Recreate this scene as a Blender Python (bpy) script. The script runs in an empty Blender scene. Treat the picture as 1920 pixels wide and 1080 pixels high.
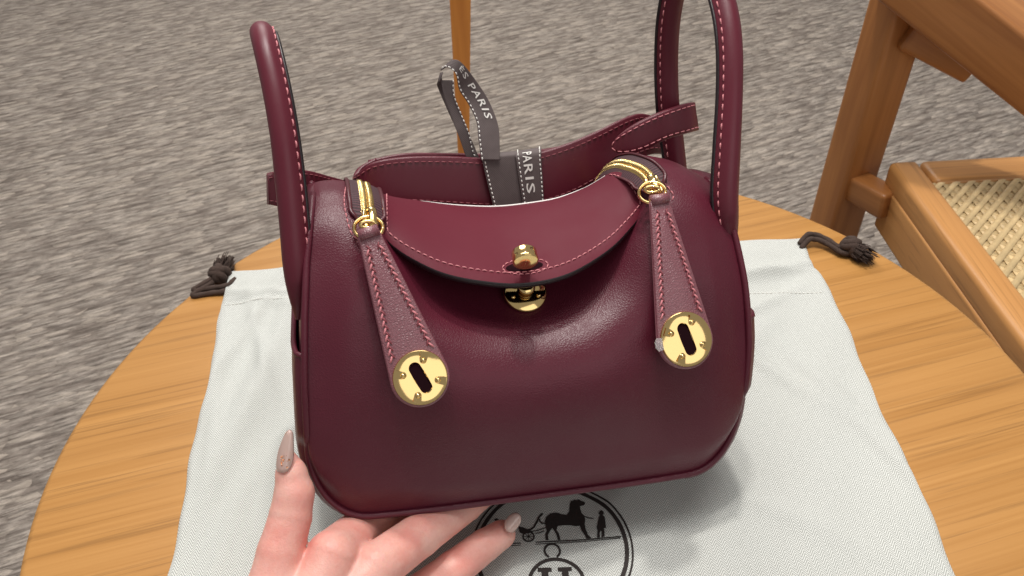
import bpy, bmesh, math, random
import numpy as np
from mathutils import Vector, Matrix
from mathutils.bvhtree import BVHTree
random.seed(4); rng = np.random.default_rng(4)
S = bpy.context.scene; COL = S.collection
R_ = math.radians

# ------------------------------------------------------------------ camera
F, PITCH, ROLL, H = 1550.0, R_(39.5), R_(-3), .335
cd = bpy.data.cameras.new('camera'); cam = bpy.data.objects.new('camera', cd); COL.objects.link(cam)
S.camera = cam
cd.sensor_width = 36; cd.lens = F/1920*36; cd.clip_start = .01; cd.clip_end = 60
fw = Vector((0, math.cos(PITCH), -math.sin(PITCH))); up0 = Vector((0, math.sin(PITCH), math.cos(PITCH))); rt0 = Vector((1, 0, 0))
def ray(px, py):                       # photograph pixel (1920x1080) -> world direction, one unit deep
    x = (px-960)/F; y = -(py-540)/F; c, s = math.cos(ROLL), math.sin(ROLL)
    x, y = c*x-s*y, s*x+c*y
    return rt0*x + up0*y + fw
rt = (ray(961, 540)-ray(960, 540)).normalized(); up = (ray(960, 539)-ray(960, 540)).normalized()
cam.matrix_world = Matrix(((rt.x, up.x, -fw.x, 0), (rt.y, up.y, -fw.y, 0), (rt.z, up.z, -fw.z, H), (0, 0, 0, 1)))
CAM = Vector((0, 0, H))
cd.dof.use_dof = True; cd.dof.focus_distance = .35; cd.dof.aperture_fstop = 36
def gnd(px, py, z=0.):
    d = ray(px, py); return CAM + d*((H-z)/-d.z)
def aty(px, py, y):
    d = ray(px, py); return CAM + d*(y/d.y)
def dep(px, py, d): return CAM + ray(px, py)*d

# ------------------------------------------------------------------ world, lamps, exposure
W = bpy.data.worlds.new('World'); S.world = W; W.use_nodes = True
W.node_tree.nodes['Background'].inputs[0].default_value = (1, .97, .945, 1)
W.node_tree.nodes['Background'].inputs[1].default_value = .30
S.view_settings.view_transform = 'Standard'; S.view_settings.look = 'None'
S.view_settings.exposure = 0; S.view_settings.gamma = 1
def lamp(name, loc, target, size, power, col=(1, .955, .90), size_y=None):
    l = bpy.data.lights.new(name, 'AREA'); l.energy = power; l.color = col
    l.shape = 'RECTANGLE' if size_y else 'DISK'; l.size = size
    if size_y: l.size_y = size_y
    o = bpy.data.objects.new(name, l); COL.objects.link(o); o.location = loc
    o.rotation_euler = (Vector(target)-Vector(loc)).to_track_quat('-Z', 'Y').to_euler(); return o
T0 = (0, .3, 0)
lamp('ceiling_spot', (.12, .86, 1.95), T0, .12, 17)
lamp('ceiling_spot', (-.08, .50, 2.0), T0, .14, 10)
lamp('overhead_fill', (0, .42, 2.0), (0, .25, .1), 2.0, 19, (1, .975, .95), .7)  # added soft source overhead for the broad sheen on the leather
lamp('reflection_fill', (1.35, -1.9, 1.55), (0, .3, .1), 2.4, 11, (1, .975, .95), 1.3)  # added source for the gold pull discs to reflect
lamp('overhead_fill', (-.4, 2.4, 1.7), (-.2, 2.0, -.45), 1.4, 34, (1, .96, .91))  # overhead fill aimed at the far carpet

# ------------------------------------------------------------------ node helpers
def mat(name):
    m = bpy.data.materials.new(name); m.use_nodes = True
    return m, m.node_tree, m.node_tree.nodes['Principled BSDF']
def N(t, kind, **kw):
    n = t.nodes.new(kind)
    for k, v in kw.items():
        if k.startswith('i_'):
            key = k[2:]; key = int(key) if key.isdigit() else key.replace('_', ' ')
            n.inputs[key].default_value = v
        else: setattr(n, k, v)
    return n
def ramp(t, src, stops, interp='LINEAR'):
    r = N(t, 'ShaderNodeValToRGB'); r.color_ramp.interpolation = interp
    e = r.color_ramp.elements
    while len(e) < len(stops): e.new(.5)
    for k, (p, c) in enumerate(stops):
        e[k].position = p; e[k].color = (c, c, c, 1) if isinstance(c, (int, float)) else (*c, 1)
    t.links.new(src, r.inputs[0]); return r.outputs[0]
def math_(t, op, a, b=None, c=None):
    n = N(t, 'ShaderNodeMath', operation=op)
    for i, v in enumerate((a, b, c)):
        if v is None: continue
        if isinstance(v, (int, float)): n.inputs[i].default_value = v
        else: t.links.new(v, n.inputs[i])
    return n.outputs[0]
def coords(t, scale=(1, 1, 1), rot=0, kind='Object'):
    tc = N(t, 'ShaderNodeTexCoord'); mp = N(t, 'ShaderNodeMapping')
    mp.inputs['Scale'].default_value = scale; mp.inputs['Rotation'].default_value = (0, 0, rot)
    if rot:   # rotate first, then scale
        m1 = N(t, 'ShaderNodeMapping'); m1.inputs['Rotation'].default_value = (0, 0, rot); mp.inputs['Rotation'].default_value = (0, 0, 0)
        t.links.new(tc.outputs[kind], m1.inputs[0]); t.links.new(m1.outputs[0], mp.inputs[0])
    else: t.links.new(tc.outputs[kind], mp.inputs[0])
    return mp.outputs[0]
def noise(t, vec, scale, detail=4, rough=.55, dist=0):
    n = N(t, 'ShaderNodeTexNoise'); n.inputs['Scale'].default_value = scale; n.inputs['Detail'].default_value = detail
    n.inputs['Roughness'].default_value = rough; n.inputs['Distortion'].default_value = dist
    if vec is not None: t.links.new(vec, n.inputs['Vector'])
    return n.outputs['Fac']
def bump(t, b, h, strength, dist=.001):
    n = N(t, 'ShaderNodeBump'); n.inputs['Strength'].default_value = strength; n.inputs['Distance'].default_value = dist
    t.links.new(h, n.inputs['Height']); t.links.new(n.outputs[0], b.inputs['Normal']); return n
def mixc(t, fac, a, b, mode='MIX'):
    n = N(t, 'ShaderNodeMix', data_type='RGBA', blend_type=mode)
    for i, v in ((0, fac), (6, a), (7, b)):
        if isinstance(v, tuple): n.inputs[i].default_value = (*v, 1)
        elif isinstance(v, (int, float)): n.inputs[i].default_value = v
        else: t.links.new(v, n.inputs[i])
    return n.outputs[2]

def leather(name, base, grain=1400, bstr=.25, rough=.42, coat=0., spec=.42, var=.10):
    m, t, b = mat(name); v = coords(t)
    vo = N(t, 'ShaderNodeTexVoronoi', feature='DISTANCE_TO_EDGE'); vo.inputs['Scale'].default_value = grain
    nn = N(t, 'ShaderNodeTexNoise'); nn.inputs['Scale'].default_value = grain*.35
    t.links.new(v, nn.inputs['Vector'])
    add = N(t, 'ShaderNodeVectorMath', operation='MULTIPLY_ADD'); add.inputs[1].default_value = (.0016,)*3
    t.links.new(nn.outputs['Color'], add.inputs[0]); t.links.new(v, add.inputs[2]); t.links.new(add.outputs[0], vo.inputs['Vector'])
    hgt = ramp(t, vo.outputs['Distance'], [(0, 0.), (.35, 1.)])
    broad = noise(t, v, 160, 3)
    h = math_(t, 'ADD', math_(t, 'MULTIPLY', hgt, math_(t, 'MULTIPLY_ADD', broad, .7, .3)), math_(t, 'MULTIPLY', noise(t, v, grain*1.6, 2), .2))
    bump(t, b, h, bstr, .00035)
    c = mixc(t, noise(t, v, 22, 3), tuple(x*(1-var) for x in base), tuple(min(1, x*(1+var)) for x in base))
    t.links.new(c, b.inputs['Base Color'])
    t.links.new(ramp(t, noise(t, v, 60, 4), [(.3, rough-.05), (.7, rough+.07)]), b.inputs['Roughness'])
    b.inputs['Specular IOR Level'].default_value = spec
    b.inputs['Coat Weight'].default_value = coat; b.inputs['Coat Roughness'].default_value = .32
    return m
BASE = (.092, .0100, .0225)
M = {}
M['leather'] = leather('wine_calf_leather', BASE, 950, .25, .39)
M['flap'] = leather('wine_smooth_leather', (.116, .0140, .0265), 2400, .08, .55, spec=.15)
M['handle'] = leather('wine_handle_leather', (.115, .0125, .0255), 2200, .12, .38)
M['tab'] = leather('wine_pull_sheen_leather', (.200, .058, .076), 1000, .60, .40, .8, spec=.7)  # base paled to hold the sheen that lifts the pulls above the body
M['strap'] = leather('wine_strap_leather', (.108, .0115, .0235), 2200, .14, .38)
def simple(name, col, rough=.5, metal=0., spec=.5, bumpscale=None, bstr=.2, var=0.):
    m, t, b = mat(name); b.inputs['Base Color'].default_value = (*col, 1); b.inputs['Roughness'].default_value = rough
    b.inputs['Metallic'].default_value = metal; b.inputs['Specular IOR Level'].default_value = spec
    if bumpscale:
        v = coords(t); n = noise(t, v, bumpscale, 3); bump(t, b, n, bstr, .0004)
        if var: t.links.new(mixc(t, noise(t, v, bumpscale*.3, 3), tuple(x*(1-var) for x in col), tuple(min(1, x*(1+var)) for x in col)), b.inputs['Base Color'])
    return m
M['edge'] = simple('dark_edge_paint', (.012, .006, .008), .38, bumpscale=900)
M['edge_red'] = simple('wine_edge_paint', (.075, .011, .018), .35, bumpscale=900)
M['pull_rim'] = simple('pull_edge_sheen', (.26, .10, .12), .3)  # reflection along the pull edge put into a lighter pink
M['edge_glint'] = simple('pale_edge_glint', (.72, .68, .66), .3, bumpscale=900)  # light grey stands for a highlight on the edge paint
M['gold'] = simple('polished_gold_metal', (.86, .62, .27), .11, 1., bumpscale=500, bstr=.03)
M['zipgold'] = simple('brushed_gold_metal', (.80, .58, .25), .24, 1., bumpscale=1500, bstr=.15)
M['thread'] = simple('pink_linen_thread', (.62, .22, .245), .55, bumpscale=6000, bstr=.4)
M['thread_dk'] = simple('wine_linen_thread', (.26, .060, .075), .5, bumpscale=6000, bstr=.4)
M['slot'] = simple('dark_slot_shade', (.014, .004, .006), .9, spec=.05)  # near-black stands for the shade inside the slots
M['white_print'] = simple('white_woven_thread', (.80, .78, .74), .8, bumpscale=5000)
M['print'] = simple('dark_brown_print', (.022, .015, .013), .75, bumpscale=4000, bstr=.5, var=.2)
M['cord'] = simple('dark_brown_cotton_cord', (.055, .033, .025), .9, bumpscale=2600, bstr=1., var=.35)
# zip tape: twill ribs
m, t, b = mat('wine_zip_tape'); v = coords(t, (1, 1, 1)); wv = N(t, 'ShaderNodeTexWave', bands_direction='Y'); wv.inputs['Scale'].default_value = 230
wv.inputs['Distortion'].default_value = .6
t.links.new(v, wv.inputs['Vector']); t.links.new(mixc(t, wv.outputs['Fac'], (.022, .006, .010), (.085, .028, .038)), b.inputs['Base Color'])
bump(t, b, wv.outputs['Fac'], .8, .0003); b.inputs['Roughness'].default_value = .7; M['tape'] = m
# taupe ribbon
m, t, b = mat('taupe_grosgrain_ribbon'); v = coords(t); wv = N(t, 'ShaderNodeTexWave', bands_direction='DIAGONAL'); wv.inputs['Scale'].default_value = 600
t.links.new(v, wv.inputs['Vector']); bump(t, b, wv.outputs['Fac'], .5, .0002)
t.links.new(mixc(t, noise(t, v, 300, 3), (.085, .064, .064), (.125, .098, .096)), b.inputs['Base Color']); b.inputs['Roughness'].default_value = .72; M['ribbon'] = m
# skin
m, t, b = mat('skin'); v = coords(t)
mott = noise(t, v, 60, 4, .6); fine = noise(t, v, 900, 3)
c = mixc(t, ramp(t, mott, [(.35, 0.), (.65, 1.)]), (.76, .32, .27), (.82, .47, .40))
c = mixc(t, math_(t, 'MULTIPLY', fine, .25), c, (.50, .20, .16)); t.links.new(c, b.inputs['Base Color'])
vo = N(t, 'ShaderNodeTexVoronoi'); vo.inputs['Scale'].default_value = 1500; t.links.new(v, vo.inputs['Vector'])
mus = N(t, 'ShaderNodeTexNoise'); mus.inputs['Scale'].default_value = 1.; mus.inputs['Detail'].default_value = 3
mv = coords(t, (260, 900, 900), R_(35)); t.links.new(mv, mus.inputs['Vector'])
bump(t, b, math_(t, 'ADD', vo.outputs['Distance'], math_(t, 'ADD', math_(t, 'MULTIPLY', noise(t, v, 260, 5), 2.4), math_(t, 'MULTIPLY', mus.outputs['Fac'], 1.2))), .26, .0003)
b.inputs['Roughness'].default_value = .46; b.inputs['Subsurface Weight'].default_value = .35
b.inputs['Subsurface Radius'].default_value = (1, .35, .2); b.inputs['Subsurface Scale'].default_value = .004; M['skin'] = m
m, t, b = mat('almond_gel_nail'); b.inputs['Base Color'].default_value = (.74, .53, .47, 1); b.inputs['Roughness'].default_value = .12
b.inputs['Coat Weight'].default_value = .6; b.inputs['Transmission Weight'].default_value = .35; M['nail'] = m
M['glitter'] = simple('copper_glitter', (.95, .55, .35), .25, 1., bumpscale=3000, bstr=1.)
m, t, b = mat('clear_protective_film'); b.inputs['Base Color'].default_value = (.95, .93, .93, 1); b.inputs['Roughness'].default_value = .08
b.inputs['Transmission Weight'].default_value = .8; b.inputs['IOR'].default_value = 1.3; M['film'] = m

# herringbone cotton (dust bag is modelled in world metres)
def cloth_mat(name):
    m, t, b = mat(name); v = coords(t, rot=R_(-1.5)); sp = N(t, 'ShaderNodeSeparateXYZ')
    wob = N(t, 'ShaderNodeTexNoise'); wob.inputs['Scale'].default_value = 40; t.links.new(v, wob.inputs['Vector'])
    add = N(t, 'ShaderNodeVectorMath', operation='MULTIPLY_ADD'); add.inputs[1].default_value = (.0008,)*3
    t.links.new(wob.outputs['Color'], add.inputs[0]); t.links.new(v, add.inputs[2]); t.links.new(add.outputs[0], sp.inputs[0])
    pw = .0042
    tri = math_(t, 'PINGPONG', sp.outputs[0], pw/2)
    ph = math_(t, 'MULTIPLY', math_(t, 'ADD', sp.outputs[1], math_(t, 'MULTIPLY', tri, 1.45)), 2*math.pi/.00150)
    line = math_(t, 'MULTIPLY_ADD', math_(t, 'SINE', ph), .5, .5)
    line = math_(t, 'MULTIPLY', line, ramp(t, noise(t, v, 900, 2), [(.2, .75), (.6, 1.)]))
    c = mixc(t, line, (.30, .315, .295), (.76, .775, .745))
    c = mixc(t, math_(t, 'MULTIPLY', noise(t, v, 25, 4), .12), c, (.62, .60, .54)); t.links.new(c, b.inputs['Base Color'])
    bump(t, b, math_(t, 'ADD', line, math_(t, 'MULTIPLY', noise(t, v, 130, 4), 1.5)), .35, .0004)
    b.inputs['Roughness'].default_value = .9; b.inputs['Specular IOR Level'].default_value = .15
    return m
M['cloth'] = cloth_mat('herringbone_cotton')
# oak veneer
def oak(name, rot, light=(.51, .255, .072), dark=(.38, .175, .044), s=1., rough=.42):
    m, t, b = mat(name); v = coords(t, (2.0*s, 200*s, 90*s), rot)
    n1 = noise(t, v, 1.0, 5, .6, .6); v2 = coords(t, (7*s, 380*s, 200*s), rot); n2 = noise(t, v2, 1., 4, .6)
    v3 = coords(t, (1.2*s, 16*s, 10*s), rot); n3 = noise(t, v3, 1., 3, .5, 1.2)
    c = mixc(t, ramp(t, n1, [(.22, 0.), (.74, 1.)]), dark, light)
    c = mixc(t, ramp(t, n2, [(.34, .5), (.46, 0.)]), c, tuple(x*.55 for x in dark))
    c = mixc(t, ramp(t, n3, [(.35, .18), (.65, 0.)]), c, tuple(x*.85 for x in dark)); t.links.new(c, b.inputs['Base Color'])
    bump(t, b, n2, .12, .0004); t.links.new(ramp(t, n1, [(.3, rough-.06), (.7, rough+.08)]), b.inputs['Roughness'])
    return m
M['oak'] = oak('oak_veneer', R_(-14))
M['teak'] = oak('teak_wood', R_(-88), (.60, .300, .100), (.47, .215, .065), 1., .42)
M['teak_z'] = None
def woodz(name, light, dark):
    m, t, b = mat(name); v = coords(t, (60, 60, 4)); n1 = noise(t, v, 1., 5, .6, .5)
    c = mixc(t, ramp(t, n1, [(.35, 0.), (.65, 1.)]), dark, light); t.links.new(c, b.inputs['Base Color'])
    b.inputs['Roughness'].default_value = .38; bump(t, b, n1, .1, .0005); return m
M['teak_z'] = woodz('teak_leg_wood', (.43, .180, .052), (.29, .110, .030))
M['post'] = woodz('orange_wood', (.60, .235, .045), (.46, .16, .028))
M['cane'] = simple('woven_cane', (.70, .52, .27), .5, bumpscale=400, bstr=.4, var=.3)
# carpet
m, t, b = mat('woven_loop_carpet'); ra = R_(-22)
v = coords(t, (21, 88, 50), ra); nA = noise(t, v, 1., 5, .72, .3)
v = coords(t, (10, 135, 60), ra); nB = noise(t, v, 1., 3, .65, .3)
v = coords(t, (2, 3, 3), ra); nC = noise(t, v, 1., 3)
v = coords(t, (36, 115, 60), ra); vo = N(t, 'ShaderNodeTexVoronoi'); vo.inputs['Scale'].default_value = 1.; t.links.new(v, vo.inputs['Vector'])
sp = N(t, 'ShaderNodeSeparateColor'); t.links.new(vo.outputs['Color'], sp.inputs[0])
dome = math_(t, 'SUBTRACT', 1., vo.outputs['Distance'])
c = mixc(t, ramp(t, nA, [(.34, 0.), (.50, .5), (.64, 1.)]), (.27, .228, .200), (.57, .50, .435))
c = mixc(t, ramp(t, nB, [(.38, .75), (.48, 0.)]), c, (.155, .122, .102))
c = mixc(t, ramp(t, vo.outputs['Distance'], [(.42, 0.), (.75, .55)]), c, (.15, .12, .10))
c = mixc(t, ramp(t, sp.outputs[1], [(.70, 0.), (.9, .5)]), c, (.66, .57, .48))
c = mixc(t, math_(t, 'MULTIPLY', nC, .3), c, (.27, .235, .21)); t.links.new(c, b.inputs['Base Color'])
bump(t, b, math_(t, 'ADD', math_(t, 'ADD', nA, nB), math_(t, 'MULTIPLY', dome, 1.6)), 1., .009); b.inputs['Roughness'].default_value = .95; b.inputs['Specular IOR Level'].default_value = .1
M['carpet'] = m

# ------------------------------------------------------------------ mesh helpers
def me_(name, vs, fs, smooth=True):
    me = bpy.data.meshes.new(name); me.from_pydata([tuple(v) for v in vs], [], fs); me.update()
    if smooth: me.polygons.foreach_set('use_smooth', [True]*len(me.polygons))
    return me
def ob(name, vs, fs, m, parent=None, smooth=True, stuff=False, fix=True):
    me = me_(name, vs, fs, smooth); me.materials.append(m)
    if fix:
        bm = bmesh.new(); bm.from_mesh(me); bmesh.ops.recalc_face_normals(bm, faces=bm.faces); bm.to_mesh(me); bm.free()
    o = bpy.data.objects.new(name, me); COL.objects.link(o)
    if parent is not None: o.parent = parent
    if stuff: o['kind'] = 'stuff'
    return o
def tag(o, label=None, cat=None, group=None, kind=None):
    for k, v in (('label', label), ('category', cat), ('group', group), ('kind', kind)):
        if v: o[k] = v
    return o
def empty(name, loc=(0, 0, 0), mw=None):
    o = bpy.data.objects.new(name, None); COL.objects.link(o); o.empty_display_size = .02
    if mw is not None: o.matrix_world = mw
    else: o.location = loc
    return o
def cr(P, n=8, closed=False):
    """Catmull-Rom through points of any dimension"""
    P = np.array([tuple(p) for p in P], float); out = []; L = len(P); rngk = L if closed else L-1
    for i in range(rngk):
        if closed: p0, p1, p2, p3 = P[(i-1) % L], P[i], P[(i+1) % L], P[(i+2) % L]
        else:
            p1, p2 = P[i], P[i+1]; p0 = P[i-1] if i else 2*p1-p2; p3 = P[i+2] if i+2 < L else 2*p2-p1
        for k in range(n):
            u = k/n; out.append(.5*((2*p1)+(-p0+p2)*u+(2*p0-5*p1+4*p2-p3)*u*u+(-p0+3*p1-3*p2+p3)*u**3))
    if not closed: out.append(P[-1])
    return np.array(out)
def grid(P):
    """P: [rows][cols] points -> verts, faces"""
    r, c = len(P), len(P[0]); vs = [p for row in P for p in row]
    return vs, [(i*c+j, i*c+j+1, (i+1)*c+j+1, (i+1)*c+j) for i in range(r-1) for j in range(c-1)]
def frames(P, ref):
    P = np.asarray(P, float); T = np.gradient(P, axis=0); T /= np.linalg.norm(T, axis=1)[:, None]+1e-12
    out = []
    for i in range(len(P)):
        r = np.array(ref[i] if np.ndim(ref) == 2 else ref, float); r = r-T[i]*(r@T[i]); n = np.linalg.norm(r)
        r = r/n if n > 1e-9 else np.array([0, 0, 1.]); out.append((T[i], r, np.cross(T[i], r)))
    return out
def tube(P, rad, ref=(0, 0, 1), k=10, sec=None, cap=True):
    """sweep; sec(i,theta)->(along ref, along side) or circle"""
    P = np.asarray(P, float); fr = frames(P, ref); vs = []; n = len(P)
    for i in range(n):
        r = rad[i] if hasattr(rad, '__len__') else rad
        for j in range(k):
            th = 2*math.pi*j/k; a, b_ = sec(i, th) if sec else (math.cos(th), math.sin(th))
            vs.append(P[i]+fr[i][1]*a*r+fr[i][2]*b_*r)
    fs = [(i*k+j, i*k+(j+1) % k, (i+1)*k+(j+1) % k, (i+1)*k+j) for i in range(n-1) for j in range(k)]
    if cap: fs += [tuple(range(k)), tuple((n-1)*k+j for j in reversed(range(k)))]
    return vs, fs
def joinm(parts):
    vs, fs = [], []
    for v, f in parts:
        o = len(vs); vs += list(v); fs += [tuple(i+o for i in q) for q in f]
    return vs, fs
def stitch(name, P, Nn, m, parent, L=.0019, gap=.0008, r=.00028, lift=.00012, slant=0.):
    """slanted saddle stitches along path P with surface normals Nn, each a tiny capsule, joined"""
    P = np.asarray(P, float); Nn = np.asarray(Nn, float)
    if Nn.ndim == 1: Nn = np.tile(Nn, (len(P), 1))
    d = np.r_[0, np.cumsum(np.linalg.norm(np.diff(P, axis=0), axis=1))]; parts = []; s = 0
    at = lambda q, A: np.array([np.interp(q, d, A[:, c]) for c in range(3)])
    while s+L < d[-1]:
        a, b_ = at(s, P), at(s+L, P); nn = at(s+L/2, Nn); nn /= np.linalg.norm(nn)+1e-9
        side = np.cross(b_-a, nn); side /= np.linalg.norm(side)+1e-9
        a = a+side*slant; b_ = b_-side*slant
        mid = (a+b_)/2+nn*(lift+r*.7); ax = b_-a
        pts = [a+nn*(lift-r*.8), a+ax*.14+nn*(lift+r*.3), mid, b_-ax*.14+nn*(lift+r*.3), b_+nn*(lift-r*.8)]
        parts.append(tube(pts, [r*.45, r*.95, r*1.05, r*.95, r*.45], nn, 5)); s += L+gap
    v, f = joinm(parts); return ob(name, v, f, m, parent, stuff=True, fix=False)
def prism(poly, o, ex, ey, n, th, bev=0.):
    """polygon (2D list) in plane (o,ex,ey), thickness th along -n with small rounded rim"""
    o, ex, ey, n = map(lambda a: np.array(a, float), (o, ex, ey, n)); poly = np.array(poly, float); K = len(poly)
    c = poly.mean(0); rings = []
    e = np.roll(poly, -1, 0)-np.roll(poly, 1, 0); nr = np.c_[e[:, 1], -e[:, 0]]; nr /= np.linalg.norm(nr, axis=1)[:, None]+1e-12
    if ((poly-c)*nr).sum() < 0: nr = -nr
    for off, dz in ((-bev, 0), (-bev*.3, -bev*.3), (0, -bev), (0, -th+bev), (-bev*.3, -th+bev*.3), (-bev, -th)) if bev else ((0, 0), (0, -th)):
        q = poly+nr*off; rings.append([o+ex*a+ey*b_+n*dz for a, b_ in q])
    vs = [p for r in rings for p in r]; R = len(rings)
    fs = [(i*K+j, i*K+(j+1) % K, (i+1)*K+(j+1) % K, (i+1)*K+j) for i in range(R-1) for j in range(K)]
    fs += [tuple(range(K)), tuple((R-1)*K+j for j in reversed(range(K)))]
    return vs, fs
def box(c, sx, sy, sz, bev, name, m, parent=None, rot=None, seg=3):
    bm = bmesh.new(); bmesh.ops.create_cube(bm, size=1)
    for v_ in bm.verts: v_.co = Vector((v_.co.x*sx, v_.co.y*sy, v_.co.z*sz))
    if bev: bmesh.ops.bevel(bm, geom=bm.edges[:], offset=bev, segments=seg, affect='EDGES', profile=.6)
    me = bpy.data.meshes.new(name); bm.to_mesh(me); bm.free(); me.materials.append(m)
    me.polygons.foreach_set('use_smooth', [True]*len(me.polygons))
    o = bpy.data.objects.new(name, me); COL.objects.link(o)
    o.matrix_world = Matrix.Translation(c) @ (rot.to_4x4() if rot is not None else Matrix.Identity(4))
    if parent is not None: o.parent = parent; o.matrix_parent_inverse = parent.matrix_world.inverted()
    return o
def beam(name, a, b_, wid, thk, side, m, parent, bev=.004):
    """straight timber from a to b, wid along 'side', thk across"""
    a, b_ = Vector(a), Vector(b_); z = (b_-a).normalized(); x = Vector(side); x = (x-z*x.dot(z)).normalized(); y = z.cross(x)
    return box((a+b_)/2, wid, thk, (b_-a).length, bev, name, m, parent, Matrix((x, y, z)).transposed())

# ------------------------------------------------------------------ floor and table
FZ = -.45
g = [[(x, y, FZ) for x in np.linspace(-4, 4, 9)] for y in np.linspace(-2, 7, 9)]
tag(ob('carpet_floor', *grid(g), M['carpet']), kind='structure')

TC = Vector((.018, .2865, 0)); TR = .2625
table = empty('round_table', (TC.x, TC.y, FZ)); tag(table, 'round light oak side table with visible wood grain under the cream cloth bag', 'table')
K = 160; prof = [(0, 0), (.15, 0), (TR-.004, 0), (TR-.0012, -.0012), (TR, -.004), (TR, -.016), (TR-.0012, -.0188), (TR-.004, -.02), (.15, -.02), (0, -.02)]
vs = []; fs = []
for r, z in prof[1:-1]:
    for j in range(K):
        a = 2*math.pi*j/K; vs.append((r*math.cos(a), r*math.sin(a), z-FZ))
R = len(prof)-2
fs = [(i*K+j, i*K+(j+1) % K, (i+1)*K+(j+1) % K, (i+1)*K+j) for i in range(R-1) for j in range(K)] + [tuple(range(K)), tuple((R-1)*K+j for j in reversed(range(K)))]
ob('tabletop', vs, fs, M['oak'], table)
for a in (45, 135, 225, 315):
    p = Vector((math.cos(R_(a))*.15, math.sin(R_(a))*.15, 0)); q = p*1.3
    v, f = tube([(q.x, q.y, 0), (p.x, p.y, -.0205-FZ)], [.010, .016], (1, 0, 0), 16); ob('leg', v, f, M['teak_z'], table)

# ------------------------------------------------------------------ dust bag
dust = empty('cloth_dust_bag', (0, 0, 0)); tag(dust, 'cream herringbone cotton drawstring pouch lying flat on the round table under the handbag', 'dust bag')
TL, TRr = gnd(428, 515), gnd(1507, 450); BL, BR = gnd(312, 1080), gnd(1785, 1080)
dl = (BL-TL)/(TL.y-BL.y); dr = (BR-TRr)/(TRr.y-BR.y)
nU, nV = 190, 220; rows = []
WR = [(-.15, .36, 1.9, .05, .004, .0018), (-.165, .31, 1.75, .06, .005, .0016), (-.12, .30, 1.2, .05, .006, .0014), (.15, .37, .5, .03, .004, .0016), (.13, .33, -.9, .05, .005, .0020), (.17, .30, -1.1, .05, .006, .0016), (.10, .24, -.6, .06, .006, .0014), (.16, .40, .2, .05, .0035, .0016), (-.16, .41, -.2, .04, .003, .0014), (.185, .25, -1.2, .05, .004, .0014), (-.14, .24, 1.5, .05, .005, .0012)]
def fold(x, y):
    h = .0022+.0007*math.sin(x*62+y*20)*math.sin(y*23+1)+.0005*math.sin(x*140-y*50)
    h += .0034*math.exp(-((x+.135+(.42-y)*.12)/.009)**2)*max(0, min(1, (y-.22)/.1))          # long crease at left
    h += .0028*math.exp(-((x-.128+(.42-y)*.20)/.011)**2)*max(0, min(1, (y-.26)/.08))
    h += .0024*math.exp(-((x-.10+(.30-y)*.9)/.008)**2)*math.exp(-((y-.30)/.05)**2)
    h += .0026*math.exp(-((y-.385-(x-.1)*.25)/.006)**2)*math.exp(-((x-.16)/.04)**2)
    h += .0016*math.exp(-((x+.155+(.40-y)*.3)/.005)**2)*max(0, min(1, (y-.2)/.1))
    h += .0012*math.exp(-((y-.40+(x+.15)*.4)/.005)**2)*math.exp(-((x+.15)/.03)**2)
    for (cx, cy, an, ln, w_, am) in WR:
        ca, sa_ = math.cos(an), math.sin(an); a_ = (x-cx)*ca+(y-cy)*sa_; b2 = -(x-cx)*sa_+(y-cy)*ca
        h += am*math.exp(-(a_/ln)**2-(b2/w_)**2)
    return .0024+(h-.0022)*1.4
for i in range(nV+1):
    tv = i/nV; y = .437+(-.02-.437)*tv; row = []
    L = TL+dl*(TL.y-y); Rr = TRr+dr*(TRr.y-y)
    hem = .404
    ins = .0 if y > hem else min(1, (hem-y)/.004)*.0022
    wl = .0009*math.sin(y*60)+.0004*math.sin(y*171+1); wr = .0010*math.sin(y*52+2)+.0005*math.sin(y*150)
    xl = L.x-(ins if y < hem else 0)*-.2+wl; xr = Rr.x+(ins)*1.0+wr
    for j in range(nU+1):
        u = j/nU; x = xl+(xr-xl)*u; yy = y + .0035*(u)*(1 if i == 0 else 0)
        e = min(u*(xr-xl), (1-u)*(xr-xl), (.4375-y)*1.0)/.0035; e = max(0, min(1, e)); rim = math.sqrt(1-(1-e)**2)
        seam = .0011*math.exp(-((y-hem)/.0012)**2); puff = .0012*math.exp(-((y-.421)/.009)**2)
        yb = y+(TRr.y-TL.y)*u*(1-tv)
        row.append((x, yb, .0002+(fold(x, y)-seam+puff)*rim))
    rows.append(row)
ob('pouch_body', *grid(rows), M['cloth'], dust)
dbvh = BVHTree.FromPolygons([Vector(p) for r in rows for p in r], grid(rows)[1])
def dz(x, y):
    h = dbvh.ray_cast(Vector((x, y, .05)), Vector((0, 0, -1))); return h[0].z if h[0] else .003
sw = [gnd(422+i*(1545-422)/60, 577+i*(556-577)/60) for i in range(61)]
sw = [(p.x, p.y, dz(p.x, p.y)) for p in sw]
M['cream_thread'] = simple('cream_thread', (.74, .73, .68), .8)
stitch('hem_stitching', sw, (0, 0, 1), M['cream_thread'], dust, .0018, .0007, .00025)

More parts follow.
